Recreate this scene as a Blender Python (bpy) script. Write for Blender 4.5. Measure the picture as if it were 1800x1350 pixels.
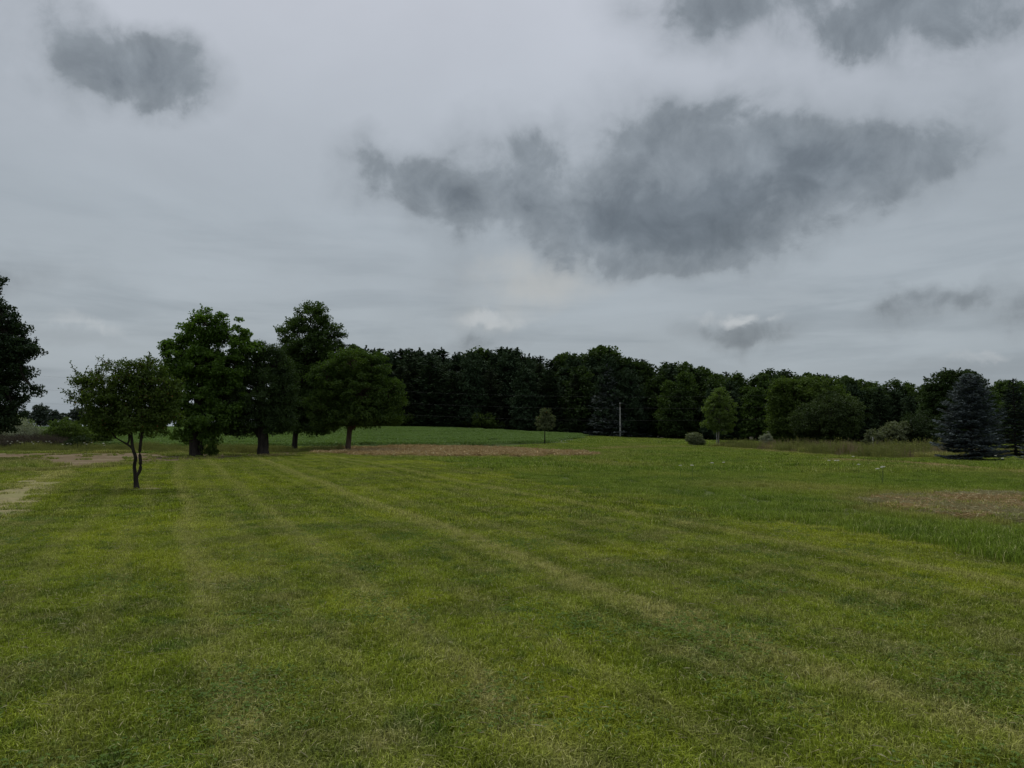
import bpy, math
import numpy as np
from mathutils import Vector, Matrix

# ------------------------------------------------------------------ clear
for o in list(bpy.data.objects):
    bpy.data.objects.remove(o, do_unlink=True)
SC = bpy.context.scene
COL = SC.collection
R = math.radians

# ------------------------------------------------------------------ camera
CAM_Z = 1.65
F_PX = 1310.0            # focal length in pixels of the 1800 px wide photograph
PITCH = math.atan((752 - 675) / F_PX)
cam_data = bpy.data.cameras.new('camera')
cam_data.sensor_width = 36.0
cam_data.lens = 36.0 * F_PX / 1800.0
cam_data.clip_start = 0.05
cam_data.clip_end = 9000
cam = bpy.data.objects.new('camera', cam_data)
cam.location = (0, 0, CAM_Z)
cam.rotation_euler = (math.pi / 2 + PITCH, 0, 0)
COL.objects.link(cam)
SC.camera = cam

SC.view_settings.view_transform = 'Standard'
SC.view_settings.look = 'None'
SC.view_settings.gamma = 1
SC.view_settings.use_curve_mapping = False
SC.view_settings.exposure = 0.06
SC.cycles.max_bounces = 4
SC.cycles.diffuse_bounces = 2
SC.cycles.glossy_bounces = 2
SC.cycles.transmission_bounces = 3
SC.cycles.transparent_max_bounces = 8

# ------------------------------------------------------------------ sun (soft, behind cloud)
SUN_EL, SUN_AZ = 62.0, -28.0      # azimuth measured from +Y towards +X
sd = bpy.data.lights.new('sun', 'SUN')
sd.energy = 1.5
sd.angle = R(10)
sd.color = (1.0, 0.965, 0.90)
sun = bpy.data.objects.new('sun', sd)
_d = Vector((math.sin(R(SUN_AZ)) * math.cos(R(SUN_EL)), math.cos(R(SUN_AZ)) * math.cos(R(SUN_EL)), math.sin(R(SUN_EL))))
sun.rotation_euler = _d.to_track_quat('Z', 'Y').to_euler()
sun.location = (-30, 60, 80)
COL.objects.link(sun)


# ------------------------------------------------------------------ node helpers
class NT:
    def __init__(s, tree):
        s.t = tree

    def n(s, typ, **kw):
        nd = s.t.nodes.new(typ)
        for k, v in kw.items():
            setattr(nd, k, v)
        return nd

    def link(s, a, b):
        s.t.links.new(a, b)

    def put(s, sock, v):
        if isinstance(v, bpy.types.NodeSocket):
            s.t.links.new(v, sock)
        elif v is not None:
            sock.default_value = v

    def m(s, op, a, b=None, c=None, clamp=False):
        nd = s.n('ShaderNodeMath', operation=op, use_clamp=clamp)
        s.put(nd.inputs[0], a)
        s.put(nd.inputs[1], b)
        s.put(nd.inputs[2], c)
        return nd.outputs[0]

    def v(s, op, a, b=None):
        nd = s.n('ShaderNodeVectorMath', operation=op)
        s.put(nd.inputs[0], a)
        if op == 'SCALE':
            s.put(nd.inputs['Scale'], b)
        else:
            s.put(nd.inputs[1], b)
        return nd.outputs['Value'] if op in ('LENGTH', 'DOT_PRODUCT', 'DISTANCE') else nd.outputs[0]

    def rng(s, x, a, b, c=0.0, d=1.0, smooth=True):
        nd = s.n('ShaderNodeMapRange', interpolation_type='SMOOTHSTEP' if smooth else 'LINEAR')
        s.put(nd.inputs[0], x)
        for i, q in enumerate((a, b, c, d)):
            s.put(nd.inputs[1 + i], q)
        return nd.outputs[0]

    def mix(s, f, a, b, mode='MIX'):
        nd = s.n('ShaderNodeMix', data_type='RGBA', blend_type=mode)
        s.put(nd.inputs[0], f)
        s.put(nd.inputs[6], a if not isinstance(a, tuple) else (*a[:3], 1))
        s.put(nd.inputs[7], b if not isinstance(b, tuple) else (*b[:3], 1))
        return nd.outputs[2]

    def noise(s, vec, scale, detail=3.0, rough=0.55, dist=0.0, color=False, dims='3D', w=None):
        nd = s.n('ShaderNodeTexNoise', noise_dimensions=dims)
        if dims != '1D':
            s.put(nd.inputs['Vector'], vec)
        if w is not None:
            s.put(nd.inputs['W'], w)
        nd.inputs['Scale'].default_value = scale
        nd.inputs['Detail'].default_value = detail
        nd.inputs['Roughness'].default_value = rough
        nd.inputs['Distortion'].default_value = dist
        return nd.outputs['Color' if color else 'Fac']


def cam_dir(px, py):
    """world direction through a pixel of the 1800x1350 photograph"""
    d = Vector(((px - 900) / F_PX, 1.0, (675 - py) / F_PX))
    c, sn = math.cos(PITCH), math.sin(PITCH)
    return Vector((d.x, d.y * c - d.z * sn, d.y * sn + d.z * c))


def azel(px, py):
    d = cam_dir(px, py).normalized()
    return math.atan2(d.x, d.y), math.asin(d.z)


# ------------------------------------------------------------------ overcast sky
def build_world():
    w = bpy.data.worlds.new('World')
    SC.world = w
    w.use_nodes = True
    w.cycles.sampling_method = 'MANUAL'
    w.cycles.sample_map_resolution = 256
    t = w.node_tree
    t.nodes.clear()
    N = NT(t)
    out = N.n('ShaderNodeOutputWorld')
    bg = N.n('ShaderNodeBackground')
    bg.inputs['Strength'].default_value = 0.1
    N.link(bg.outputs[0], out.inputs[0])
    sky = N.n('ShaderNodeTexSky', sky_type='NISHITA')
    sky.sun_disc = False
    sky.sun_elevation = R(SUN_EL)
    sky.sun_rotation = R(SUN_AZ)
    sky.air_density = 1.5
    sky.dust_density = 3.0
    tc = N.n('ShaderNodeTexCoord')
    D = tc.outputs['Generated']
    sp = N.n('ShaderNodeSeparateXYZ')
    N.link(D, sp.inputs[0])
    x, y, z = sp.outputs
    az = N.m('ARCTAN2', x, y)
    el = N.m('ARCSINE', z)
    q = N.n('ShaderNodeCombineXYZ')
    N.link(az, q.inputs[0]); N.link(el, q.inputs[1])
    Q = q.outputs[0]
    # the cloud deck, seen in perspective: direction projected on a plane overhead
    zz = N.m('ADD', N.m('MAXIMUM', z, 0.0), 0.16)
    dk = N.n('ShaderNodeCombineXYZ')
    N.link(N.m('DIVIDE', x, zz), dk.inputs[0]); N.link(N.m('DIVIDE', y, zz), dk.inputs[1])
    DK = dk.outputs[0]
    # ragged edges
    n1 = N.noise(D, 6.0, 3.0, 0.5, 0.3, color=True)
    off = N.v('SCALE', N.v('SUBTRACT', n1, (0.5, 0.5, 0.5)), 0.12)
    n1b = N.noise(D, 21.0, 5.0, 0.6, 0.3, color=True)
    off2 = N.v('SCALE', N.v('SUBTRACT', n1b, (0.5, 0.5, 0.5)), 0.042)
    QD = N.v('ADD', N.v('ADD', Q, off), off2)

    def blob(px, py, rx, ry, rot=0.0, amp=1.0, src=None, soft=(1.75, 0.0)):
        a, e = azel(px, py)
        mp = N.n('ShaderNodeMapping', vector_type='TEXTURE')
        N.link(src or QD, mp.inputs['Vector'])
        mp.inputs['Location'].default_value = (a, e, 0)
        mp.inputs['Rotation'].default_value = (0, 0, R(rot))
        k = 1.0 / F_PX
        mp.inputs['Scale'].default_value = (rx * k * math.cos(a) ** 2, ry * k * math.cos(a), 1e3)
        L = N.v('LENGTH', mp.outputs[0])
        return N.rng(L, soft[0], soft[1], 0.0, amp)

    dark_blobs = [
        (70, 70, 115, 78, 0, .7), (190, 110, 115, 58, -14, .6), (290, 128, 95, 52, -12, .8), (235, 155, 110, 28, -10, .45),
        (1230, 370, 260, 80, 4, 1.15), (1180, 400, 170, 55, 0, 1.0), (1290, 270, 210, 80, 0, .75), (1110, 250, 120, 80, 0, .55), (1300, 185, 60, 45, 0, .35),
        (880, 295, 95, 85, 0, .75), (1000, 300, 110, 75, 0, .55), (850, 355, 140, 60, 0, .85), (735, 305, 85, 38, -28, .70), (640, 295, 55, 45, 0, .55),
        (1500, 290, 190, 75, 8, .72), (1680, 225, 90, 45, 30, .62), (1280, 455, 150, 28, 8, .62), (1080, 425, 130, 42, 0, .62),
        (1000, 380, 120, 40, 0, .30),
        (1280, 0, 180, 60, 0, .70), (1700, 15, 180, 80, 0, .95), (1440, 75, 100, 32, 0, .45), (1540, 0, 160, 45, 0, .5),
        (10, 480, 70, 48, 0, .62), (150, 497, 40, 18, 0, .20), (1640, 530, 110, 26, 18, .75), (1790, 528, 75, 36, 10, .7),
        (1290, 594, 100, 26, 0, .85), (855, 585, 95, 20, 0, .55), (800, 480, 55, 60, 0, .30), (1700, 625, 160, 16, 5, .32),
        (130, 612, 110, 14, 0, .25),
        # more of the same cloud beyond the frame
        (-420, 330, 240, 90, 0, .8), (-300, 60, 160, 70, 0, .6), (2250, 380, 260, 90, 0, .8), (2150, 80, 200, 80, 0, .6),
        (600, -260, 260, 90, 0, .6), (1200, -420, 300, 130, 0, .7), (300, -600, 240, 110, 0, .5),
    ]
    tot = None
    for b in dark_blobs:
        s = blob(*b)
        tot = s if tot is None else N.m('ADD', tot, s)
    # the same kind of cloud on the rest of the dome
    nd = N.noise(DK, 1.1, 5.0, 0.6, 0.2)
    away = N.m('MAXIMUM', N.rng(N.m('ABSOLUTE', az), 0.85, 1.25), N.rng(el, 0.75, 1.05))
    tot = N.m('ADD', tot, N.m('MULTIPLY', N.rng(nd, 0.47, 0.68, 0.0, 1.0), away))
    fb = N.noise(DK, 2.6, 4.0, 0.55, 0.3)
    fb2 = N.noise(D, 10.0, 9.0, 0.60, 0.25)
    fb3 = N.noise(N.v('ADD', D, (3.1, 1.7, 0.4)), 16.0, 6.0, 0.58, 0.6)
    f = N.m('ADD', N.m('SUBTRACT', fb, 0.5), N.m('MULTIPLY', N.m('SUBTRACT', fb2, 0.5), 2.4))
    gate = N.rng(tot, 0.0, 0.75)
    dens = N.m('ADD', tot, N.m('MULTIPLY', N.m('MULTIPLY', f, 1.08), gate))
    dens = N.m('ADD', dens, N.m('MULTIPLY', N.m('MULTIPLY', N.m('SUBTRACT', fb3, 0.5), 1.5), N.rng(dens, 0.2, 0.9)))
    dens = N.rng(dens, 0.02, 3.4, 0.0, 1.0, smooth=False)
    # veil: even high cloud, brighter upwards
    g = N.rng(el, 0.0, 1.1, 0.0, 1.0, smooth=False)
    ramp = N.n('ShaderNodeValToRGB')
    cr = ramp.color_ramp
    cr.elements[0].position = 0.0
    cr.elements[0].color = (0.315, 0.365, 0.405, 1)
    cr.elements[1].position = 1.0
    cr.elements[1].color = (0.74, 0.77, 0.84, 1)
    for p, c in ((0.10, (0.350, 0.395, 0.435)), (0.24, (0.375, 0.420, 0.465)), (0.47, (0.490, 0.520, 0.580))):
        e = cr.elements.new(p)
        e.color = (*c, 1)
    N.link(g, ramp.inputs[0])
    base = ramp.outputs[0]
    mott = N.noise(DK, 0.9, 6.0, 0.55, 0.3)
    mk = N.rng(mott, 0.25, 0.75, 0.87, 1.10, smooth=False)
    base = N.v('SCALE', base, mk)
    # faint streaks low in the sky
    qs = N.v('MULTIPLY', Q, (2.2, 15.0, 1.0))
    st = N.noise(qs, 1.6, 5.0, 0.55, 0.4)
    stf = N.m('MULTIPLY', N.rng(st, 0.44, 0.70), N.rng(el, 0.36, 0.10))
    base = N.mix(N.m('MULTIPLY', stf, 0.55), base, (0.235, 0.275, 0.315))
    warm = N.m('ADD', blob(945, 485, 180, 46, 0, .55, soft=(1.3, .1)), blob(860, 548, 70, 22, 0, .4))
    warm = N.m('MULTIPLY', warm, N.rng(fb2, .3, .6), clamp=True)
    base = N.mix(warm, base, (0.475, 0.475, 0.455))
    white = None
    for wb_ in ((1285, 560, 70, 11, 0, .9), (1250, 570, 40, 9, 0, .6), (866, 548, 62, 11, 0, .7), (112, 577, 70, 13, 0, .55), (1705, 608, 60, 8, 0, .5), (160, 590, 50, 10, 0, .4)):
        q_ = blob(*wb_, soft=(1.5, 0.3))
        white = q_ if white is None else N.m('ADD', white, q_)
    white = N.m('MULTIPLY', white, N.rng(fb3, .32, .62), clamp=True)
    white = N.m('MULTIPLY', white, 0.8)
    cl = N.mix(N.rng(dens, 0.0, 0.24, smooth=False), base, (0.250, 0.282, 0.314))
    cl = N.mix(N.rng(dens, 0.12, 0.52, smooth=False), cl, (0.168, 0.196, 0.226))
    cl = N.mix(N.rng(dens, 0.42, 0.95, smooth=False), cl, (0.100, 0.122, 0.148))
    bill = N.m('MULTIPLY', N.m('SUBTRACT', N.m('ADD', N.m('MULTIPLY', fb2, .5), N.m('MULTIPLY', fb3, .5)), .5), N.rng(dens, 0.03, 0.3, 0.0, -1.1))
    cl = N.v('SCALE', cl, N.m('ADD', bill, 1.0))
    cl = N.mix(white, cl, (0.50, 0.525, 0.545))
    cl = N.v('SCALE', cl, 10.0)
    fin = N.mix(0.06, cl, sky.outputs[0])
    N.link(fin, bg.inputs[0])
    # no bright patch below the horizon
    return w


build_world()


# ------------------------------------------------------------------ terrain
def S(a, b, x):
    t = np.clip((np.asarray(x, float) - a) / (b - a), 0, 1)
    return t * t * (3 - 2 * t)


def terrain(x, y):
    x = np.asarray(x, float)
    y = np.asarray(y, float)
    z = 1.55 * S(48, 158, y) * (1 - S(-20, 23, x))
    z = z - 0.75 * S(4, 46, x) * S(14, 62, y)
    near = 1 - S(150, 260, np.hypot(x, y))
    z = z + near * (0.035 * np.sin(x * 0.31 + 0.6 * np.sin(y * 0.17)) * np.cos(y * 0.27 + 1.1) + 0.03 * np.sin(x * 0.12 - y * 0.15 + 2))
    return z - (0.035 * math.sin(0) * 1 + 0.03 * math.sin(2))


def W(px, py, d):
    """world point at depth d on the ray through a photo pixel"""
    r = cam_dir(px, py)
    k = d / r.y
    return np.array((r.x * k, d, CAM_Z + r.z * k))


def G(px, py):
    """where the ray through a photo pixel meets the terrain"""
    r = cam_dir(px, py)
    ys = np.linspace(2, 200, 8000)
    zs = CAM_Z + r.z / r.y * ys
    h = terrain(r.x / r.y * ys, ys)
    i = np.argmax(zs < h) if (zs < h).any() else len(ys) - 1
    return (r.x / r.y * ys[i], ys[i])


def base_at(px, d):
    r = cam_dir(px, 752)
    x = r.x / r.y * d
    return np.array((x, d, float(terrain(x, d))))


# ------------------------------------------------------------------ mesh helpers
def mesh_np(name, verts, tris, attrs=None, mat=None, smooth=False):
    me = bpy.data.meshes.new(name)
    verts = np.asarray(verts, np.float32)
    tris = np.asarray(tris, np.int32)
    k = tris.shape[1]
    me.vertices.add(len(verts))
    me.vertices.foreach_set('co', verts.ravel())
    me.loops.add(tris.size)
    me.loops.foreach_set('vertex_index', tris.ravel())
    me.polygons.add(len(tris))
    me.polygons.foreach_set('loop_start', np.arange(len(tris), dtype=np.int32) * k)
    try:
        me.polygons.foreach_set('loop_total', np.full(len(tris), k, np.int32))
    except Exception:
        pass
    me.polygons.foreach_set('use_smooth', np.full(len(tris), smooth, bool))
    for an, av in (attrs or {}).items():
        a = me.attributes.new(an, 'FLOAT', 'POINT')
        a.data.foreach_set('value', np.asarray(av, np.float32))
    if mat:
        me.materials.append(mat)
    me.update(calc_edges=True)
    return me


def link_obj(name, me, parent=None, loc=(0, 0, 0), **props):
    o = bpy.data.objects.new(name, me)
    COL.objects.link(o)
    o.location = loc
    if parent:
        o.parent = parent
    for k, v in props.items():
        o[k] = v
    return o


def thing(name, label, cat, loc, group=None, rz=0.0, sc=1.0):
    o = bpy.data.objects.new(name, None)
    COL.objects.link(o)
    o.empty_display_size = 0.3
    o.location = loc
    o.rotation_euler = (0, 0, rz)
    o.scale = (sc, sc, sc)
    o['label'] = label
    o['category'] = cat
    if group:
        o['group'] = group
    return o


class Tubes:
    def __init__(s):
        s.V, s.F, s.n = [], [], 0

    def add(s, pts, rad, sides=6):
        pts = np.asarray(pts, float)
        rad = np.broadcast_to(np.asarray(rad, float), (len(pts),))
        tan = np.gradient(pts, axis=0)
        tan /= np.linalg.norm(tan, axis=1)[:, None] + 1e-9
        ref = np.array((0, 0, 1.0)) if abs(tan[0][2]) < 0.9 else np.array((1.0, 0, 0))
        a = np.cross(tan, ref)
        a /= np.linalg.norm(a, axis=1)[:, None] + 1e-9
        b = np.cross(tan, a)
        th = np.linspace(0, 2 * math.pi, sides, endpoint=False)
        ring = (a[:, None, :] * np.cos(th)[None, :, None] + b[:, None, :] * np.sin(th)[None, :, None]) * rad[:, None, None] + pts[:, None, :]
        n = len(pts)
        s.V.append(ring.reshape(-1, 3))
        i = np.arange(n - 1)[:, None] * sides
        j = np.arange(sides)[None, :]
        j2 = (j + 1) % sides
        q = np.stack([i + j, i + j2, i + sides + j2, i + sides + j], -1).reshape(-1, 4) + s.n
        s.F.append(q)
        # end cap
        c = np.stack([np.full(sides, 0)] * 1, -1)
        s.n += n * sides
        return s

    def mesh(s, name, mat):
        if not s.V:
            return None
        q = np.concatenate(s.F)
        t = np.concatenate([q[:, [0, 1, 2]], q[:, [0, 2, 3]]])
        return mesh_np(name, np.concatenate(s.V), t, mat=mat, smooth=True)


def unit(v):
    return v / (np.linalg.norm(v, axis=-1, keepdims=True) + 1e-9)


def leaf_cards(c, axis, nrm, ln, wd, fold=0.18):
    """folded rhombus leaves; returns verts, tris (4 verts, 2 tris each)"""
    axis = unit(axis)
    side = unit(np.cross(nrm, axis))
    up = unit(np.cross(axis, side))
    ln = np.broadcast_to(ln, (len(c),))[:, None]
    wd = np.broadcast_to(wd, (len(c),))[:, None]
    base = c - axis * ln * 0.5
    tip = c + axis * ln * 0.5 - up * ln * 0.10
    l = c + side * wd * 0.5 + up * wd * fold - axis * ln * 0.06
    r = c - side * wd * 0.5 + up * wd * fold - axis * ln * 0.06
    v = np.stack([base, l, tip, r], 1).reshape(-1, 3)
    i = np.arange(len(c))[:, None] * 4
    t = np.concatenate([i + np.array([[0, 2, 1]]), i + np.array([[0, 3, 2]])])
    return v, t


# ------------------------------------------------------------------ materials
def new_mat(name):
    m = bpy.data.materials.new(name)
    m.use_nodes = True
    m.node_tree.nodes.clear()
    N = NT(m.node_tree)
    out = N.n('ShaderNodeOutputMaterial')
    return m, N, out


def leaf_shader(N, out, col, trans=0.3, gloss=0.04, rough=0.45):
    d = N.n('ShaderNodeBsdfDiffuse')
    N.put(d.inputs[0], col)
    t = N.n('ShaderNodeBsdfTranslucent')
    tcol = N.mix(1.0, col, (1.05, 1.15, 0.6), 'MULTIPLY')
    N.put(t.inputs[0], tcol)
    mx = N.n('ShaderNodeMixShader')
    mx.inputs[0].default_value = trans
    N.link(d.outputs[0], mx.inputs[1]); N.link(t.outputs[0], mx.inputs[2])
    gl = N.n('ShaderNodeBsdfGlossy')
    gl.inputs['Roughness'].default_value = rough
    gl.inputs[0].default_value = (0.9, 0.95, 1, 1)
    m2 = N.n('ShaderNodeMixShader')
    m2.inputs[0].default_value = gloss
    N.link(mx.outputs[0], m2.inputs[1]); N.link(gl.outputs[0], m2.inputs[2])
    N.link(m2.outputs[0], out.inputs[0])


def attr(N, name, typ='GEOMETRY'):
    a = N.n('ShaderNodeAttribute', attribute_type=typ, attribute_name=name)
    return a.outputs['Fac']


def leaf_mat(name, c1, c2, trans=0.3, gloss=0.035, hue_noise=0.6, odd=None):
    m, N, out = new_mat(name)
    tone = attr(N, 'tone')
    g = N.n('ShaderNodeNewGeometry')
    nz = N.noise(g.outputs['Position'], hue_noise, 3.0)
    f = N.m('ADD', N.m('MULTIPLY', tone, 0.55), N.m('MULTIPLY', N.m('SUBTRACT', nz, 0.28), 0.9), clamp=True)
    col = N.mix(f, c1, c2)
    if odd:
        col = N.mix(N.rng(tone, 0.965, 0.975), col, odd)
    leaf_shader(N, out, col, trans, gloss)
    return m


def bark_mat(name, c1, c2, scale=9.0):
    m, N, out = new_mat(name)
    g = N.n('ShaderNodeTexCoord')
    v = N.v('MULTIPLY', g.outputs['Object'], (1.0, 1.0, 0.18))
    nz = N.noise(v, scale, 6.0, 0.65, 0.6)
    col = N.mix(N.rng(nz, 0.3, 0.7), c1, c2)
    p = N.n('ShaderNodeBsdfPrincipled')
    N.put(p.inputs['Base Color'], col)
    p.inputs['Roughness'].default_value = 0.95
    p.inputs['Specular IOR Level'].default_value = 0.15
    b = N.n('ShaderNodeBump')
    b.inputs['Strength'].default_value = 0.8
    b.inputs['Distance'].default_value = 0.02
    N.link(nz, b.inputs['Height'])
    N.link(b.outputs[0], p.inputs['Normal'])
    N.link(p.outputs[0], out.inputs[0])
    return m


M_BARK = bark_mat('bark_dark', (0.014, 0.012, 0.010), (0.044, 0.037, 0.031))
M_BARK_RED = bark_mat('bark_brown', (0.05, 0.032, 0.022), (0.13, 0.095, 0.07))
M_BARK_PALE = bark_mat('bark_pale', (0.12, 0.11, 0.09), (0.26, 0.24, 0.20))
M_MAPLE = leaf_mat('leaf_maple', (0.040, 0.086, 0.012), (0.125, 0.212, 0.024), 0.44, .015)
M_DENSE = leaf_mat('leaf_dense', (0.023, 0.043, 0.013), (0.060, 0.098, 0.022), 0.28, .015)
M_TALL = leaf_mat('leaf_tall', (0.028, 0.056, 0.012), (0.080, 0.132, 0.022), 0.38, .015)
M_ROUND = leaf_mat('leaf_round', (0.034, 0.070, 0.012), (0.098, 0.155, 0.020), 0.40, .015)
M_CRAB = leaf_mat('leaf_crab', (0.038, 0.066, 0.012), (0.106, 0.152, 0.022), 0.36, .012, odd=(0.14, 0.05, 0.02))
M_BIGLEFT = leaf_mat('leaf_bigleft', (0.012, 0.026, 0.010), (0.034, 0.060, 0.016), 0.25, .015)
M_WOOD1 = leaf_mat('leaf_wood_a', (0.028, 0.054, 0.012), (0.088, 0.136, 0.024), 0.28, .01, hue_noise=0.25)
M_WOOD2 = leaf_mat('leaf_wood_b', (0.018, 0.035, 0.011), (0.056, 0.088, 0.020), 0.25, .01, hue_noise=0.25)
M_PINE = leaf_mat('needle_pine', (0.017, 0.033, 0.017), (0.056, 0.084, 0.040), 0.12, .006, hue_noise=0.3)
M_PINE_PALE = leaf_mat('needle_pine_pale', (0.022, 0.034, 0.018), (0.050, 0.066, 0.034), 0.12, .006, hue_noise=0.3)
M_SPRUCE = leaf_mat('needle_spruce_blue', (0.026, 0.037, 0.040), (0.142, 0.170, 0.176), 0.08, .01, hue_noise=1.0)
M_SPRUCE_G = leaf_mat('needle_spruce_grey', (0.034, 0.046, 0.044), (0.190, 0.215, 0.200), 0.08, .01, hue_noise=0.5)
M_SPRUCE_D = leaf_mat('needle_spruce_dark', (0.010, 0.019, 0.015), (0.026, 0.040, 0.032), 0.08, .008, hue_noise=0.6)
M_YOUNG = leaf_mat('leaf_young', (0.075, 0.120, 0.022), (0.160, 0.225, 0.040), 0.40, .02)
M_SAPL = leaf_mat('leaf_sapling', (0.065, 0.084, 0.030), (0.150, 0.170, 0.078), 0.32, .02, odd=(0.20, 0.10, 0.04))
M_BUSH = leaf_mat('leaf_bush', (0.046, 0.078, 0.016), (0.122, 0.176, 0.030), 0.34, .012)
M_BUSH_D = leaf_mat('leaf_bush_dark', (0.017, 0.030, 0.010), (0.048, 0.072, 0.018), 0.25, .015)
M_SILVER = leaf_mat('leaf_silver', (0.170, 0.195, 0.135), (0.36, 0.38, 0.27), 0.28, .02)
M_OLIVE = leaf_mat('leaf_olive', (0.105, 0.125, 0.060), (0.215, 0.240, 0.125), 0.28, .02)
M_DEAD = leaf_mat('dead_brush', (0.055, 0.044, 0.034), (0.120, 0.098, 0.076), 0.1, .01)
M_FIELDBUSH = leaf_mat('leaf_field_bush', (0.026, 0.044, 0.012), (0.072, 0.104, 0.022), 0.28, .015)
M_FAR = leaf_mat('leaf_far', (0.022, 0.038, 0.022), (0.046, 0.066, 0.036), 0.2, hue_noise=0.1)


# ------------------------------------------------------------------ tree builders (local coordinates, base at origin)
def curve_pts(a, b, n, rng, sag=0.0, wob=0.04):
    a, b = np.asarray(a, float), np.asarray(b, float)
    t = np.linspace(0, 1, n)[:, None]
    p = a + (b - a) * t
    L = np.linalg.norm(b - a)
    w = rng.normal(0, wob * L, (n, 3))
    w[0] = 0
    w[-1] = 0
    p = p + w
    p[:, 2] += sag * L * np.sin(np.linspace(0, math.pi, n))
    return p


def clump_leaves(rng, centers, n_per, rad, ln, wd, crown_c, squash=0.65, droop=0.0, up=0.6):
    k = len(centers)
    c = np.repeat(centers, n_per, 0)
    g = rng.normal(0, 1, (k * n_per, 3))
    g = unit(g) * (rng.random((k * n_per, 1)) ** 0.45)
    rr = np.repeat(rad if np.ndim(rad) else np.full(k, rad), n_per)[:, None]
    p = c + g * rr * np.array((1, 1, squash))
    outw = unit(p - crown_c)
    nrm = unit(outw * 0.55 + np.array((0, 0, up)) + rng.normal(0, 0.55, p.shape))
    ax = unit(outw * 0.6 + rng.normal(0, 0.7, p.shape) + np.array((0, 0, -droop)))
    s = rng.uniform(0.65, 1.25, len(p))
    v, t = leaf_cards(p, ax, nrm, ln * s, wd * s)
    tone_c = np.repeat(rng.random(k), n_per)
    tone = np.clip(0.55 * rng.random(len(p)) + 0.45 * tone_c, 0, 1)
    rare = rng.random(len(p)) < 0.02
    tone = np.where(rare, 1.0, tone * 0.96)
    return v, t, np.repeat(tone, 4)


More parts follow.
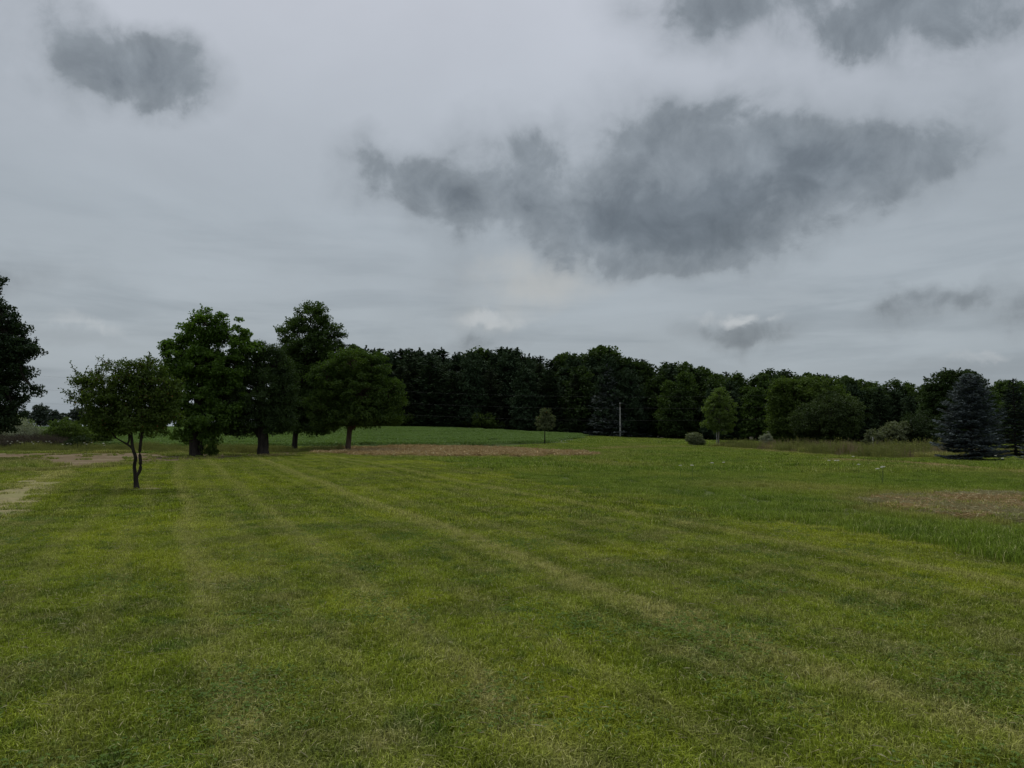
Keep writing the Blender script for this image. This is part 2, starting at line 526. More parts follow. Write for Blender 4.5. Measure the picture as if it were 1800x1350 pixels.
def broadleaf(seed, trunk_paths, lobes, leaf=(0.16, 0.11), clump_r=0.42, dens=1.0, n_per=46, shoots=0, shoot_len=0.6,
              droop=0.2, limb_from=0.45, squash=0.65, shell=0.5):
    """trunk_paths: list of (points, radii); lobes: (x,y,z,rx,ry,rz[,density])  -> (trunk mesh data, crown data)"""
    rng = np.random.default_rng(seed)
    T = Tubes()
    for pts, rad in trunk_paths:
        pts = np.asarray(pts, float)
        # densify, flare the foot
        n = max(7, len(pts) * 3 - 2)
        tt = np.linspace(0, len(pts) - 1, n)
        q = np.stack([np.interp(tt, range(len(pts)), pts[:, i]) for i in range(3)], 1)
        r = np.interp(tt, range(len(pts)), rad)
        q[1:-1] += rng.normal(0, 0.05, (n - 2, 3)) * r[1:-1, None] * np.array((1, 1, 0))
        q[1:-1] = q[1:-1] * .5 + .25 * (q[:-2] + q[2:])
        if q[0, 2] < .2:
            r[0] *= 1.25
        T.add(q, r, 10)
    B = Tubes()
    V, F, A, off = [], [], [], 0
    L = np.array([l[:6] for l in lobes], float)
    cc = np.average(L[:, :3], axis=0, weights=L[:, 3] * L[:, 5])
    cc[2] -= 0.25 * (L[:, 2].max() - L[:, 2].min())
    main = [np.asarray(p[0], float) for p in trunk_paths]
    for li, l in enumerate(lobes):
        c = np.array(l[:3]); rr = np.array(l[3:6]); dn = l[6] if len(l) > 6 else 1.0
        vol = rr[0] * rr[1] * rr[2]
        area = 4 * math.pi * (((rr[0] * rr[1]) ** 1.6 + (rr[0] * rr[2]) ** 1.6 + (rr[1] * rr[2]) ** 1.6) / 3) ** (1 / 1.6)
        k = max(3, int(dens * dn * 1.15 * area / (clump_r ** 2 * 2.0)))
        d = unit(rng.normal(0, 1, (k, 3)))
        rad = 1 - shell * rng.random((k, 1)) ** 1.3
        lump = 1 + 0.13 * np.sin(d[:, :1] * 5 + li) * np.cos(d[:, 2:3] * 6 + li * 2)
        P = c + d * rr * rad * lump
        # drop clumps buried deep in another lobe
        keep = np.ones(k, bool)
        for lj in range(len(L)):
            if lj != li:
                q = np.linalg.norm((P - L[lj, :3]) / L[lj, 3:6], axis=1)
                keep &= q > 0.42
        P = P[keep]
        if len(P) == 0:
            continue
        cr = clump_r * rng.uniform(0.6, 1.25, len(P))
        v, t, a = clump_leaves(rng, P, n_per, cr, leaf[0], leaf[1], cc, squash, droop)
        V.append(v); F.append(t + off); A.append(a); off += len(v)
        # limb from the nearest trunk to the lobe, then boughs to some clumps
        best = None
        for m in main:
            for i in range(len(m)):
                if m[i][2] < limb_from * m[:, 2].max():
                    continue
                if m[i][2] > c[2] + 0.1:
                    continue
                dd = np.linalg.norm(m[i] - c)
                if best is None or dd < best[0]:
                    best = (dd, m[i])
        st = best[1] if best else main[0][-1]
        r0 = trunk_paths[0][1][0] * 0.34
        B.add(curve_pts(st, c, 7, rng, 0.06, 0.03), np.linspace(r0, r0 * 0.45, 7), 6)
        for p in P[rng.permutation(len(P))[: max(4, len(P) // 3)]]:
            B.add(curve_pts(c + (p - c) * 0.08, p, 5, rng, 0.04, 0.04), np.linspace(r0 * 0.36, 0.006, 5), 4)
    if shoots:
        w = L[:, 3] * L[:, 4]
        for i in range(shoots):
            l = L[rng.choice(len(L), p=w / w.sum())]
            d = unit(rng.normal(0, 1, 3) * np.array((1, 1, .55)) + np.array((0, 0, .45)))
            a = l[:3] + d * l[3:6] * 0.85
            out_dir = unit(d * 0.9 + np.array((0, 0, 0.55)) + rng.normal(0, .2, 3))
            b = a + out_dir * shoot_len * rng.uniform(0.5, 1.2)
            pts = curve_pts(a, b, 6, rng, 0.0, 0.05)
            B.add(pts, np.linspace(0.011, 0.004, 6), 4)
            m = 16
            tt = rng.random(m)
            pp = np.stack([np.interp(tt * 5, range(6), pts[:, j]) for j in range(3)], 1) + rng.normal(0, 0.035, (m, 3))
            nrm = unit(rng.normal(0, 1, (m, 3)) + np.array((0, 0, .8)))
            ax = unit(rng.normal(0, 1, (m, 3)) + out_dir * .5)
            v, t = leaf_cards(pp, ax, nrm, leaf[0] * rng.uniform(.7, 1.1, m), leaf[1] * .9)
            V.append(v); F.append(t + off); A.append(np.repeat(rng.random(m) * .9, 4)); off += len(v)
    return T, B, np.concatenate(V), np.concatenate(F), np.concatenate(A)


def conifer(seed, H, Rr, z0, step, nb, card=(0.26, 0.07), droop=0.25, power=0.85, tips=0.18, dens=1.0, trunk_r=0.12, ragged=0.12, gap=0.0, bottom=0.0):
    rng = np.random.default_rng(seed)
    T = Tubes()
    n = 10
    zs = np.linspace(0, H * 0.985, n)
    pts = np.stack([rng.normal(0, trunk_r * 0.12, n), rng.normal(0, trunk_r * 0.12, n), zs], 1)
    T.add(pts, np.linspace(trunk_r, 0.012, n), 8)
    B = Tubes()
    C, AX, NR, LN, WD, TN = [], [], [], [], [], []
    z = z0
    az0 = 0.0
    while z < H - 0.03 * H:
        f = (z - z0) / (H - z0)
        Lm = Rr * (1 - f) ** power + 0.03 * Rr
        Lm *= (1 - bottom * (1 - S(0, 0.16, f)))
        k = max(4, int(nb * (0.55 + 0.45 * (1 - f))))
        az0 += 0.7
        whorl_tone = rng.random()
        for j in range(k):
            if rng.random() < gap:
                continue
            az = az0 + 2 * math.pi * j / k + rng.normal(0, 0.18)
            L = Lm * rng.uniform(1 - ragged * 2, 1 + ragged)
            zb = z + rng.normal(0, step * 0.22)
            o = np.array((math.cos(az), math.sin(az), 0))
            s = np.array((-o[1], o[0], 0))
            rise = (0.55 * f - droop * (1 - f))
            tt = np.linspace(0, 1, 6)
            path = o[None] * (L * tt)[:, None]
            path[:, 2] = zb + L * (rise * tt + tips * tt ** 2.6)
            B.add(path, np.linspace(max(0.008, 0.022 * L), 0.004, 6), 4)
            m = max(5, int(dens * 13 * L / card[0] * 0.42))
            t = 0.12 + 0.88 * rng.random(m) ** 0.8
            sd = rng.choice([-1.0, 1.0], m)
            w = (0.30 * L * (1 - t) + 0.10 * L + card[0] * 0.4) * rng.random(m)
            p = np.stack([np.interp(t, tt, path[:, i]) for i in range(3)], 1)
            p = p + s * (sd * w)[:, None] + o * (w * 0.35)[:, None]
            p[:, 2] += -0.10 * w + rng.normal(0, 0.02 * step + 0.012, m)
            ax = unit(o * 0.8 + s * (sd * 0.75)[:, None] + np.array((0, 0, tips * 0.8)) + rng.normal(0, 0.22, (m, 3)))
            nr = unit(np.array((0, 0, 1.0)) + rng.normal(0, 0.38, (m, 3)))
            C.append(p); AX.append(ax); NR.append(nr)
            sz = rng.uniform(0.7, 1.25, m)
            LN.append(card[0] * sz); WD.append(card[1] * sz)
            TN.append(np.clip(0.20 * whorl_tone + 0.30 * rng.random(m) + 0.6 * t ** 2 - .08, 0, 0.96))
        z += step * rng.uniform(0.8, 1.2) * (0.65 + 0.35 * (1 - f))
    # leader
    m = 14
    p = np.stack([rng.normal(0, .02, m), rng.normal(0, .02, m), H * (0.955 + 0.045 * rng.random(m))], 1)
    C.append(p); AX.append(unit(rng.normal(0, .4, (m, 3)) + np.array((0, 0, 1.)))); NR.append(unit(rng.normal(0, 1, (m, 3))))
    LN.append(np.full(m, card[0])); WD.append(np.full(m, card[1])); TN.append(rng.random(m) * .9)
    C, AX, NR = map(np.concatenate, (C, AX, NR))
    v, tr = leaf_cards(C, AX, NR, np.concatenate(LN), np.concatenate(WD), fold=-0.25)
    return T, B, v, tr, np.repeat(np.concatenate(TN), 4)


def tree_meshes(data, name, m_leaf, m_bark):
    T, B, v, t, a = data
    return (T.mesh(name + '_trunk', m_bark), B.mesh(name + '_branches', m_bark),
            mesh_np(name + '_crown', v, t, {'tone': a}, m_leaf))


def plant_tree(name, label, cat, loc, meshes, group=None, rz=0.0, sc=1.0, part_names=('trunk', 'branches', 'crown')):
    r = thing(name, label, cat, loc, group, rz, sc)
    for pn, me in zip(part_names, meshes):
        if me is not None:
            link_obj(pn, me, r)
    return r


def lobe_px(base, d, px, py, rx, ry, dens=1.0, dd=0.0, depth=0.9):
    """a crown lobe given where it stands in the photograph, at depth d+dd"""
    w = W(px, py, d + dd) - base
    k = (d + dd) / F_PX
    return (w[0], w[1], w[2], rx * k, rx * k * depth, ry * k, dens)


def stem_px(base, d, pts):
    return [tuple(W(px, py, d) - base) if py is not None else (0, 0, 0) for px, py in pts]


# ------------------------------------------------------------------ ground sheets
def in_poly(x, y, poly):
    x = np.asarray(x); y = np.asarray(y)
    res = np.zeros(x.shape, bool)
    n = len(poly)
    for i in range(n):
        x1, y1 = poly[i]
        x2, y2 = poly[(i + 1) % n]
        c = ((y1 > y) != (y2 > y)) & (x < (x2 - x1) * (y - y1) / (y2 - y1 + 1e-12) + x1)
        res ^= c
    return res


def vnoise(x, y, s, seed=0):
    r = np.random.default_rng(seed)
    out = 0
    for i in range(5):
        a = r.uniform(0, 2 * math.pi)
        k = r.uniform(0.6, 1.7) / s
        out = out + np.sin((x * math.cos(a) + y * math.sin(a)) * k * 2 * math.pi + r.uniform(0, 6.28) + 1.3 * np.sin((x * math.sin(a) - y * math.cos(a)) * k * 3.1))
    return out / 5


def pos_xy(N):
    g = N.n('ShaderNodeNewGeometry')
    return g.outputs['Position']


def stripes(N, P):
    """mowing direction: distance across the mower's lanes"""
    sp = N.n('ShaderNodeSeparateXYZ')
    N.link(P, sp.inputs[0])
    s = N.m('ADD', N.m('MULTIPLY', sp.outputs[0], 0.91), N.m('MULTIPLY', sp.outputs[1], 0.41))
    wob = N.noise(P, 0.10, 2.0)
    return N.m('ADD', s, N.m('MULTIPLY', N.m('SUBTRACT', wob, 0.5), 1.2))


def lawn_colour(N, P, dry=None):
    s = stripes(N, P)
    big = N.noise(P, 0.28, 3.0, 0.55, 0.4)
    mid = N.noise(P, 1.15, 4.0, 0.6, 0.5)
    fine = N.noise(P, 5.0, 3.0, 0.6, 0.3)
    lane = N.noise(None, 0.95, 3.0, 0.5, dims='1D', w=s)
    clov = N.noise(P, 2.3, 3.0, 0.6, 0.6)
    g1 = N.mix(N.rng(mid, 0.40, 0.60), (0.112, 0.152, 0.015), (0.232, 0.282, 0.026))
    g1 = N.mix(N.rng(big, 0.46, 0.66, 0, 0.75), g1, (0.320, 0.356, 0.026))
    g1 = N.mix(N.rng(clov, 0.56, 0.68, 0, 0.7), g1, (0.070, 0.128, 0.024))
    g1 = N.mix(N.rng(fine, 0.55, 0.75, 0, 0.45), g1, (0.092, 0.148, 0.026))
    dry_sheen = N.m('ADD', N.rng(lane, 0.50, 0.68, 0, 0.42), N.rng(N.m('ADD', N.m('MULTIPLY', mid, 0.6), N.m('MULTIPLY', big, 0.4)), 0.47, 0.38, 0, 0.50))
    lanes = N.m('SINE', N.m('MULTIPLY', s, 8.0))  # mowing stripes: light off leaning blades, painted in as paler grass colour
    dry_sheen = N.m('ADD', dry_sheen, N.m('MULTIPLY', N.rng(lanes, 0.1, 0.95, 0.0, 0.32), N.rng(big, 0.30, 0.52)))
    # one strong bleached wheel track
    tr = N.m('ABSOLUTE', N.m('SUBTRACT', s, 3.95))
    dry_sheen = N.m('ADD', dry_sheen, N.m('MULTIPLY', N.rng(tr, 0.42, 0.05), N.rng(fine, 0.3, 0.6, 0.35, 0.7)))
    if dry is not None:
        dry_sheen = N.m('ADD', dry_sheen, dry)
    dry_sheen = N.m('MULTIPLY', dry_sheen, N.rng(fine, 0.25, 0.65, 0.35, 1.1), clamp=True)
    return N.mix(dry_sheen, g1, (0.365, 0.352, 0.118))


def grass_mat(name, kind):
    m, N, out = new_mat(name)
    P = pos_xy(N)
    tone = attr(N, 'tone')
    dry = attr(N, 'dry', 'INSTANCER')
    if kind == 'lawn':
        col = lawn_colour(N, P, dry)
    else:
        big = N.noise(P, 0.16, 4.0, 0.6, 0.5)
        mid = N.noise(P, 0.8, 4.0, 0.6, 0.4)
        col = N.mix(N.rng(mid, 0.3, 0.7), (0.112, 0.172, 0.022), (0.200, 0.268, 0.034))
        col = N.mix(N.rng(big, 0.44, 0.7, 0, 0.7), col, (0.285, 0.305, 0.052))
        col = N.mix(N.m('MULTIPLY', dry, N.rng(mid, 0.3, 0.6, 0.5, 1.0), clamp=True), col, (0.34, 0.26, 0.125))
    col = N.mix(N.rng(tone, 0.93, 0.95, 0, 0.75), col, (0.38, 0.35, 0.18))
    k = N.rng(tone, 0.0, 0.93, 0.34, 1.62, smooth=False)
    kk = N.n('ShaderNodeCombineColor')
    for i in range(3):
        N.link(k, kk.inputs[i])
    col = N.mix(1.0, col, kk.outputs[0], 'MULTIPLY')
    leaf_shader(N, out, col, 0.28, 0.010, 0.5)
    return m


def soil_mat(name, c1, c2, c3, scale=3.0, bump=0.02):
    m, N, out = new_mat(name)
    P = pos_xy(N)
    a = N.noise(P, scale * 0.2, 4.0, 0.6, 0.4)
    b = N.noise(P, scale * 3, 6.0, 0.65, 0.3)
    col = N.mix(N.rng(b, 0.3, 0.7), c1, c2)
    col = N.mix(N.rng(a, 0.45, 0.7, 0, 0.8), col, c3)
    p = N.n('ShaderNodeBsdfPrincipled')
    N.put(p.inputs['Base Color'], col)
    p.inputs['Roughness'].default_value = 0.95
    p.inputs['Specular IOR Level'].default_value = 0.1
    bm = N.n('ShaderNodeBump')
    bm.inputs['Distance'].default_value = bump
    N.link(b, bm.inputs['Height'])
    N.link(bm.outputs[0], p.inputs['Normal'])
    N.link(p.outputs[0], out.inputs[0])
    return m


def sheet_lawn_mat():
    m, N, out = new_mat('lawn_thatch')
    P = pos_xy(N)
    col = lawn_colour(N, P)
    th = N.noise(P, 30, 4.0, 0.7)
    col = N.mix(N.rng(th, 0.3, 0.7, 0.25, 0.75), col, (0.050, 0.048, 0.022))
    d = N.n('ShaderNodeBsdfDiffuse')
    N.link(col, d.inputs[0])
    N.link(d.outputs[0], out.inputs[0])
    return m


def grid_mesh(name, xs, ys, zoff, mat, mask=None):
    X, Y = np.meshgrid(xs, ys)
    Z = terrain(X, Y) + zoff
    nx, ny = len(xs), len(ys)
    V = np.stack([X.ravel(), Y.ravel(), Z.ravel()], 1)
    i = (np.arange(ny - 1)[:, None] * nx + np.arange(nx - 1)[None, :])
    Q = np.stack([i, i + 1, i + nx + 1, i + nx], -1)
    if mask is not None:
        cx = (X[:-1, :-1] + X[1:, 1:]) / 2
        cy = (Y[:-1, :-1] + Y[1:, 1:]) / 2
        Q = Q[mask(cx, cy)]
    Q = Q.reshape(-1, 4)
    used = np.unique(Q)
    rm = np.zeros(len(V), int)
    rm[used] = np.arange(len(used))
    return mesh_np(name, V[used], rm[Q], mat=mat, smooth=True)


def graded(a, b, step, far):
    mid = np.arange(a, b + step * .5, step)
    g = []
    s, p = step, 0.0
    while p < far:
        s *= 1.35
        p += s
        g.append(p)
    g = np.array(g)
    return np.concatenate([(a - g)[::-1], mid, b + g])


M_GROUND = soil_mat('rough_ground', (0.055, 0.080, 0.022), (0.085, 0.115, 0.028), (0.11, 0.105, 0.05), 1.0)
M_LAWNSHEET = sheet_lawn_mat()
M_MEADOWSHEET = soil_mat('meadow_thatch', (0.048, 0.066, 0.018), (0.090, 0.115, 0.028), (0.115, 0.105, 0.045), 2.0)
M_FIELD = soil_mat('field_soil', (0.045, 0.075, 0.018), (0.075, 0.120, 0.026), (0.065, 0.095, 0.024), 1.5)
M_DIRT = soil_mat('dirt', (0.090, 0.060, 0.030), (0.190, 0.146, 0.080), (0.205, 0.170, 0.100), 1.6)
M_SOIL = soil_mat('bare_soil', (0.085, 0.060, 0.038), (0.150, 0.105, 0.066), (0.11, 0.088, 0.05), 2.5)
M_MULCH = soil_mat('brown_mulch', (0.215, 0.142, 0.066), (0.365, 0.260, 0.130), (0.300, 0.235, 0.108), 2.0, 0.05)
M_MULCH_N = soil_mat('straw_mulch', (0.225, 0.165, 0.075), (0.430, 0.335, 0.165), (0.340, 0.285, 0.130), 2.0, 0.05)
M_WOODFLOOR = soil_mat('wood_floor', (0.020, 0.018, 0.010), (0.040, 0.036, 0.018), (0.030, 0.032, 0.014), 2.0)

link_obj('ground', grid_mesh('ground', graded(-110, 110, 1.25, 3500), graded(-14, 170, 1.25, 3500), 0.0, M_GROUND), kind='structure')

LAWN_FAR = [G(-60, 838), G(20, 832), G(90, 829), G(145, 825), G(300, 812.5), G(400, 807), G(520, 800.5), G(600, 798)]
LAWN_RIGHT = [G(650, 804), G(760, 812), G(850, 825), G(1000, 862), G(1200, 896), G(1450, 935), G(1640, 962), G(1830, 1000)]
LAWN = [(-26, -8), (-26, 30)] + LAWN_FAR + LAWN_RIGHT + [(9.5, 4), (14, -8)]


def lawn_mask(x, y):
    j = 0.25 * vnoise(x, y, 3.0, 3)
    return in_poly(x + j, y + j, LAWN)


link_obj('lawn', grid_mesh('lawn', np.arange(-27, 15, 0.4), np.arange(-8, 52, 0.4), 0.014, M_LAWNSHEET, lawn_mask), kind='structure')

FIELD = [(-105, 60), (-60, 60), (-30, 60), (-17, 62), (-10, 65), (-2, 70), (4, 78), (8, 100), (11, 130), (12, 161), (-105, 161)]


def field_mask(x, y):
    j = 0.6 * vnoise(x, y, 7.0, 5)
    return in_poly(x + j, y + j, FIELD)


link_obj('crop_field', grid_mesh('crop_field', np.arange(-106, 14, 1.2), np.arange(55, 162, 1.2), 0.03, M_FIELD, field_mask), kind='structure')

MEADOW = LAWN_RIGHT[::-1][0:0] + [(14, -8), (9.5, 4)] + LAWN_RIGHT[::-1] + [G(600, 798), (-11, 56), (-2, 62), (6, 76), (10, 100), (13, 128), (15, 150), (110, 150), (110, -8)]


def meadow_mask(x, y):
    return in_poly(x, y, MEADOW) & ~lawn_mask(x, y)


link_obj('meadow', grid_mesh('meadow', np.arange(-14, 110, 0.8), np.arange(-8, 150, 0.8), 0.008, M_MEADOWSHEET, meadow_mask), kind='structure')

ROAD = [(-70, G(0, 797.5)[1]), G(0, 797.5), G(120, 796.5), G(250, 797), G(310, 799.5), G(290, 805), G(205, 814), G(165, 822), G(112, 827), G(92, 820), G(60, 812), G(0, 807.5), (-70, G(0, 807)[1])]
SOIL = [G(205, 814), G(290, 804), G(330, 801), G(420, 797), G(520, 793.5), G(600, 790), G(640, 794), G(600, 797), G(520, 800), G(400, 806.5), G(300, 812), G(165, 823)]
MULCH_FAR = [G(560, 797), G(600, 789), G(690, 786), G(800, 786.5), G(930, 791), G(1030, 799), G(1010, 802.5), G(930, 803.5), G(800, 804), G(700, 802.5), G(640, 800.5), G(600, 798)]
MULCH_NEAR = [G(1535, 880), G(1600, 871), G(1700, 870), G(1840, 872), G(1840, 920), G(1740, 915), G(1640, 905), G(1560, 893)]
DRY_PATH = [G(1440, 806), G(1600, 812), G(1840, 831), G(1840, 838), G(1600, 818), G(1440, 809)]
PALE_TRACK = [G(-40, 925), G(0, 893), G(45, 862), G(85, 838), G(110, 829)]


def on_track(x, y):
    d = np.full(np.shape(x), 1e9)
    for (x1, y1), (x2, y2) in zip(PALE_TRACK[:-1], PALE_TRACK[1:]):
        dx, dy = x2 - x1, y2 - y1
        t = np.clip(((x - x1) * dx + (y - y1) * dy) / (dx * dx + dy * dy), 0, 1)
        d = np.minimum(d, np.hypot(x - x1 - t * dx, y - y1 - t * dy))
    return d + .22 * vnoise(x, y, 1.3, 45) < .55


CRAB_AT = base_at(240, 20.6)


def on_ring(x, y):
    return np.hypot((x - CRAB_AT[0] - .1) / 1.5, y - CRAB_AT[1]) + .12 * vnoise(x, y, .6, 46) < .42


M_TRACK = soil_mat('worn_track', (0.150, 0.140, 0.060), (0.275, 0.240, 0.120), (0.225, 0.220, 0.090), 2.5)
link_obj('worn_track', grid_mesh('worn_track', np.arange(-24, -8, .15), np.arange(9, 31, .15), .024, M_TRACK, on_track), kind='structure')
link_obj('bare_ring', grid_mesh('bare_ring', np.arange(CRAB_AT[0] - 1.5, CRAB_AT[0] + 1.5, .08), np.arange(CRAB_AT[1] - 1, CRAB_AT[1] + 1, .08), .028, M_TRACK, on_ring), kind='structure')


def turf(x, y):
    rr = np.random.default_rng(len(x) if np.ndim(x) else 1).random(np.shape(x))
    return lawn_mask(x, y) & ~((on_track(x, y) & (rr < .86)) | (on_ring(x, y) & (rr < .8)))


def patch_mask(poly, amp, sc, seed):
    def f(x, y):
        jx = amp * vnoise(x, y, sc, seed)
        jy = amp * vnoise(x, y, sc, seed + 1)
        return in_poly(x + jx, y + jy, poly)
    return f


def poly_grid(name, poly, step, z, mat, amp, sc, seed):
    P = np.array(poly)
    f = patch_mask(poly, amp, sc, seed)
    me = grid_mesh(name, np.arange(P[:, 0].min() - 1, P[:, 0].max() + 1, step), np.arange(P[:, 1].min() - 1, P[:, 1].max() + 1, step), z, mat, f)
    link_obj(name, me, kind='structure')
    return f


ROAD_F = poly_grid('dirt_road', ROAD, 0.35, 0.022, M_DIRT, 0.35, 3.0, 11)
SOIL_F = poly_grid('bare_soil_strip', SOIL, 0.35, 0.026, M_SOIL, 0.35, 3.0, 13)
MULCHF_F = poly_grid('brown_mulch_strip', MULCH_FAR, 0.25, 0.030, M_MULCH, 1.5, 3.2, 15)
MULCHN_F = poly_grid('brown_mulch_patch', MULCH_NEAR, 0.12, 0.030, M_MULCH_N, 0.55, 1.1, 17)


def wood_edge(px):
    """depth of the wood's front edge along the picture"""
    return np.interp(px, [300, 640, 1000, 1200, 1400, 1600, 1850], [158, 156, 150, 140, 126, 116, 108])


wx = np.linspace(400, 1900, 60)
WOOD = [(((p - 900) / F_PX) * (wood_edge(p) - 3), wood_edge(p) - 3) for p in wx] + [(160, 260), (-80, 260)]
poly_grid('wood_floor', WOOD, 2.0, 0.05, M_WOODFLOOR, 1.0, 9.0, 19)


# ------------------------------------------------------------------ scattered ground cover (geometry nodes)
def blade_patch(name, n, size, h, w, seed, mat, lean=0.45, heads=0.0, tuft=0.0):
    rng = np.random.default_rng(seed)
    if tuft > 0:
        nt = max(3, int(n / 26))
        tc = rng.uniform(-size / 2, size / 2, (nt, 2))
        b = tc[rng.integers(0, nt, n)] + rng.normal(0, tuft, (n, 2))
    else:
        b = rng.uniform(-size / 2, size / 2, (n, 2))
    az = rng.uniform(0, 2 * math.pi, n)
    hh = h * rng.uniform(0.45, 1.25, n)
    ln = lean * rng.uniform(0.1, 1.6, n) * hh
    dx, dy = np.cos(az), np.sin(az)
    fa = az + rng.normal(math.pi / 2, 0.5, n)
    wx_, wy_ = np.cos(fa) * w * .5, np.sin(fa) * w * .5
    z0 = np.full(n, -0.01)
    B0 = np.stack([b[:, 0] - wx_, b[:, 1] - wy_, z0], 1)
    B1 = np.stack([b[:, 0] + wx_, b[:, 1] + wy_, z0], 1)
    mx, my, mz = b[:, 0] + dx * ln * .35, b[:, 1] + dy * ln * .35, hh * .62
    M0 = np.stack([mx - wx_ * .8, my - wy_ * .8, mz], 1)
    M1 = np.stack([mx + wx_ * .8, my + wy_ * .8, mz], 1)
    Tp = np.stack([b[:, 0] + dx * ln, b[:, 1] + dy * ln, hh * (1 - 0.25 * np.clip(ln / hh, 0, 1.4))], 1)
    V = np.stack([B0, B1, M0, M1, Tp], 1).reshape(-1, 3)
    i = np.arange(n)[:, None] * 5
    F = np.concatenate([i + np.array([[0, 1, 3]]), i + np.array([[0, 3, 2]]), i + np.array([[2, 3, 4]])])
    tone = np.repeat(rng.random(n), 5)
    return mesh_np(name, V, F, {'tone': tone}, mat)


def crop_patch(name, n, size, h, leaf, seed, mat):
    rng = np.random.default_rng(seed)
    row = np.round(rng.uniform(-size / 2, size / 2, n) / 0.76) * 0.76 + rng.normal(0, 0.17, n)
    p = np.stack([row, rng.uniform(-size / 2, size / 2, n), h * (1 - 0.8 * rng.random(n) ** 2.2)], 1)
    nr = unit(rng.normal(0, .45, (n, 3)) + np.array((0, 0, 1.)))
    ax = unit(rng.normal(0, 1, (n, 3)) * np.array((1, 1, .3)))
    v, t = leaf_cards(p, ax, nr, leaf * rng.uniform(.7, 1.2, n), leaf * .75)
    return mesh_np(name, v, t, {'tone': np.repeat(rng.random(n) * .88, 4)}, mat)


def straw_patch(name, n, size, seed, mat, ln=0.3, wd=0.012, lift=0.05, tilt=.25):
    rng = np.random.default_rng(seed)
    p = np.stack([rng.uniform(-size / 2, size / 2, n), rng.uniform(-size / 2, size / 2, n), rng.random(n) ** 2 * lift + .006], 1)
    ax = unit(rng.normal(0, 1, (n, 3)) * np.array((1, 1, tilt)))
    nr = unit(rng.normal(0, .5, (n, 3)) + np.array((0, 0, 1.)))
    v, t = leaf_cards(p, ax, nr, ln * rng.uniform(.3, 1.3, n), wd * rng.uniform(.6, 1.5, n), fold=.3)
    return mesh_np(name, v, t, {'tone': np.repeat(rng.random(n), 4)}, mat)


def weed_patch(name, n, size, h, seed, mat, leaf=0.10):
    """stalks with small leaves up their length"""
    rng = np.random.default_rng(seed)
    V, F, A, off = [], [], [], 0
    for i in range(n):
        b = np.array((*rng.uniform(-size / 2, size / 2, 2), 0))
        hh = h * rng.uniform(.45, 1.2)
        top = b + np.array((rng.normal(0, .12), rng.normal(0, .12), 1)) * hh
        m = 13
        t = rng.random(m) ** .7
        p = b + (top - b) * t[:, None] + rng.normal(0, .05, (m, 3))
        ax = unit(rng.normal(0, 1, (m, 3)) + np.array((0, 0, .5)))
        nr = unit(rng.normal(0, 1, (m, 3)) + np.array((0, 0, .6)))
        v, f = leaf_cards(p, ax, nr, leaf * rng.uniform(.6, 1.3, m), leaf * .4)
        tn = rng.random() * .9
        V.append(v); F.append(f + off); A.append(np.full(len(v), tn)); off += len(v)
        v, f = leaf_cards(np.array([(b + top) / 2]), np.array([top - b]), np.array([[rng.normal(), rng.normal(), .1]]), hh, .018)
        V.append(v); F.append(f + off); A.append(np.full(len(v), .95)); off += len(v)
    return mesh_np(name, np.concatenate(V), np.concatenate(F), {'tone': np.concatenate(A)}, mat)


def scatter(name, pts, scale, idx, dry, variants, label, cat=None, tilt=0.0, seed=0):
    rng = np.random.default_rng(seed + 77)
    n = len(pts)
    me = bpy.data.meshes.new(name)
    me.vertices.add(n)
    me.vertices.foreach_set('co', np.asarray(pts, np.float32).ravel())
    rot = np.stack([rng.normal(0, tilt, n), rng.normal(0, tilt, n), rng.uniform(0, 2 * math.pi, n)], 1)
    a = me.attributes.new('rot', 'FLOAT_VECTOR', 'POINT'); a.data.foreach_set('vector', rot.astype(np.float32).ravel())
    a = me.attributes.new('scl', 'FLOAT', 'POINT'); a.data.foreach_set('value', np.asarray(scale, np.float32))
    a = me.attributes.new('dry', 'FLOAT', 'POINT'); a.data.foreach_set('value', np.asarray(dry, np.float32))
    a = me.attributes.new('idx', 'INT', 'POINT'); a.data.foreach_set('value', np.asarray(idx, np.int32))
    o = link_obj(name, me, kind='stuff', label=label)
    ng = bpy.data.node_groups.new(name + '_scatter', 'GeometryNodeTree')
    ng.interface.new_socket('Geometry', in_out='INPUT', socket_type='NodeSocketGeometry')
    ng.interface.new_socket('Geometry', in_out='OUTPUT', socket_type='NodeSocketGeometry')
    gi = ng.nodes.new('NodeGroupInput'); go = ng.nodes.new('NodeGroupOutput')
    g2i = ng.nodes.new('GeometryNodeGeometryToInstance')
    for me_v in variants[::-1]:
        ob = bpy.data.objects.new(me_v.name, me_v)
        oi = ng.nodes.new('GeometryNodeObjectInfo')
        oi.inputs['Object'].default_value = ob
        oi.inputs['As Instance'].default_value = False
        ng.links.new(oi.outputs['Geometry'], g2i.inputs[0])
    ip = ng.nodes.new('GeometryNodeInstanceOnPoints')
    ip.inputs['Pick Instance'].default_value = True

    def na(nm, typ):
        q = ng.nodes.new('GeometryNodeInputNamedAttribute')
        q.data_type = typ
        q.inputs['Name'].default_value = nm
        return [s for s in q.outputs if s.enabled][0]
    ng.links.new(gi.outputs[0], ip.inputs['Points'])
    ng.links.new(g2i.outputs[0], ip.inputs['Instance'])
    ng.links.new(na('idx', 'INT'), ip.inputs['Instance Index'])
    ng.links.new(na('rot', 'FLOAT_VECTOR'), ip.inputs['Rotation'])
    ng.links.new(na('scl', 'FLOAT'), ip.inputs['Scale'])
    ng.links.new(ip.outputs[0], go.inputs[0])
    md = o.modifiers.new('scatter', 'NODES')
    md.node_group = ng
    return o


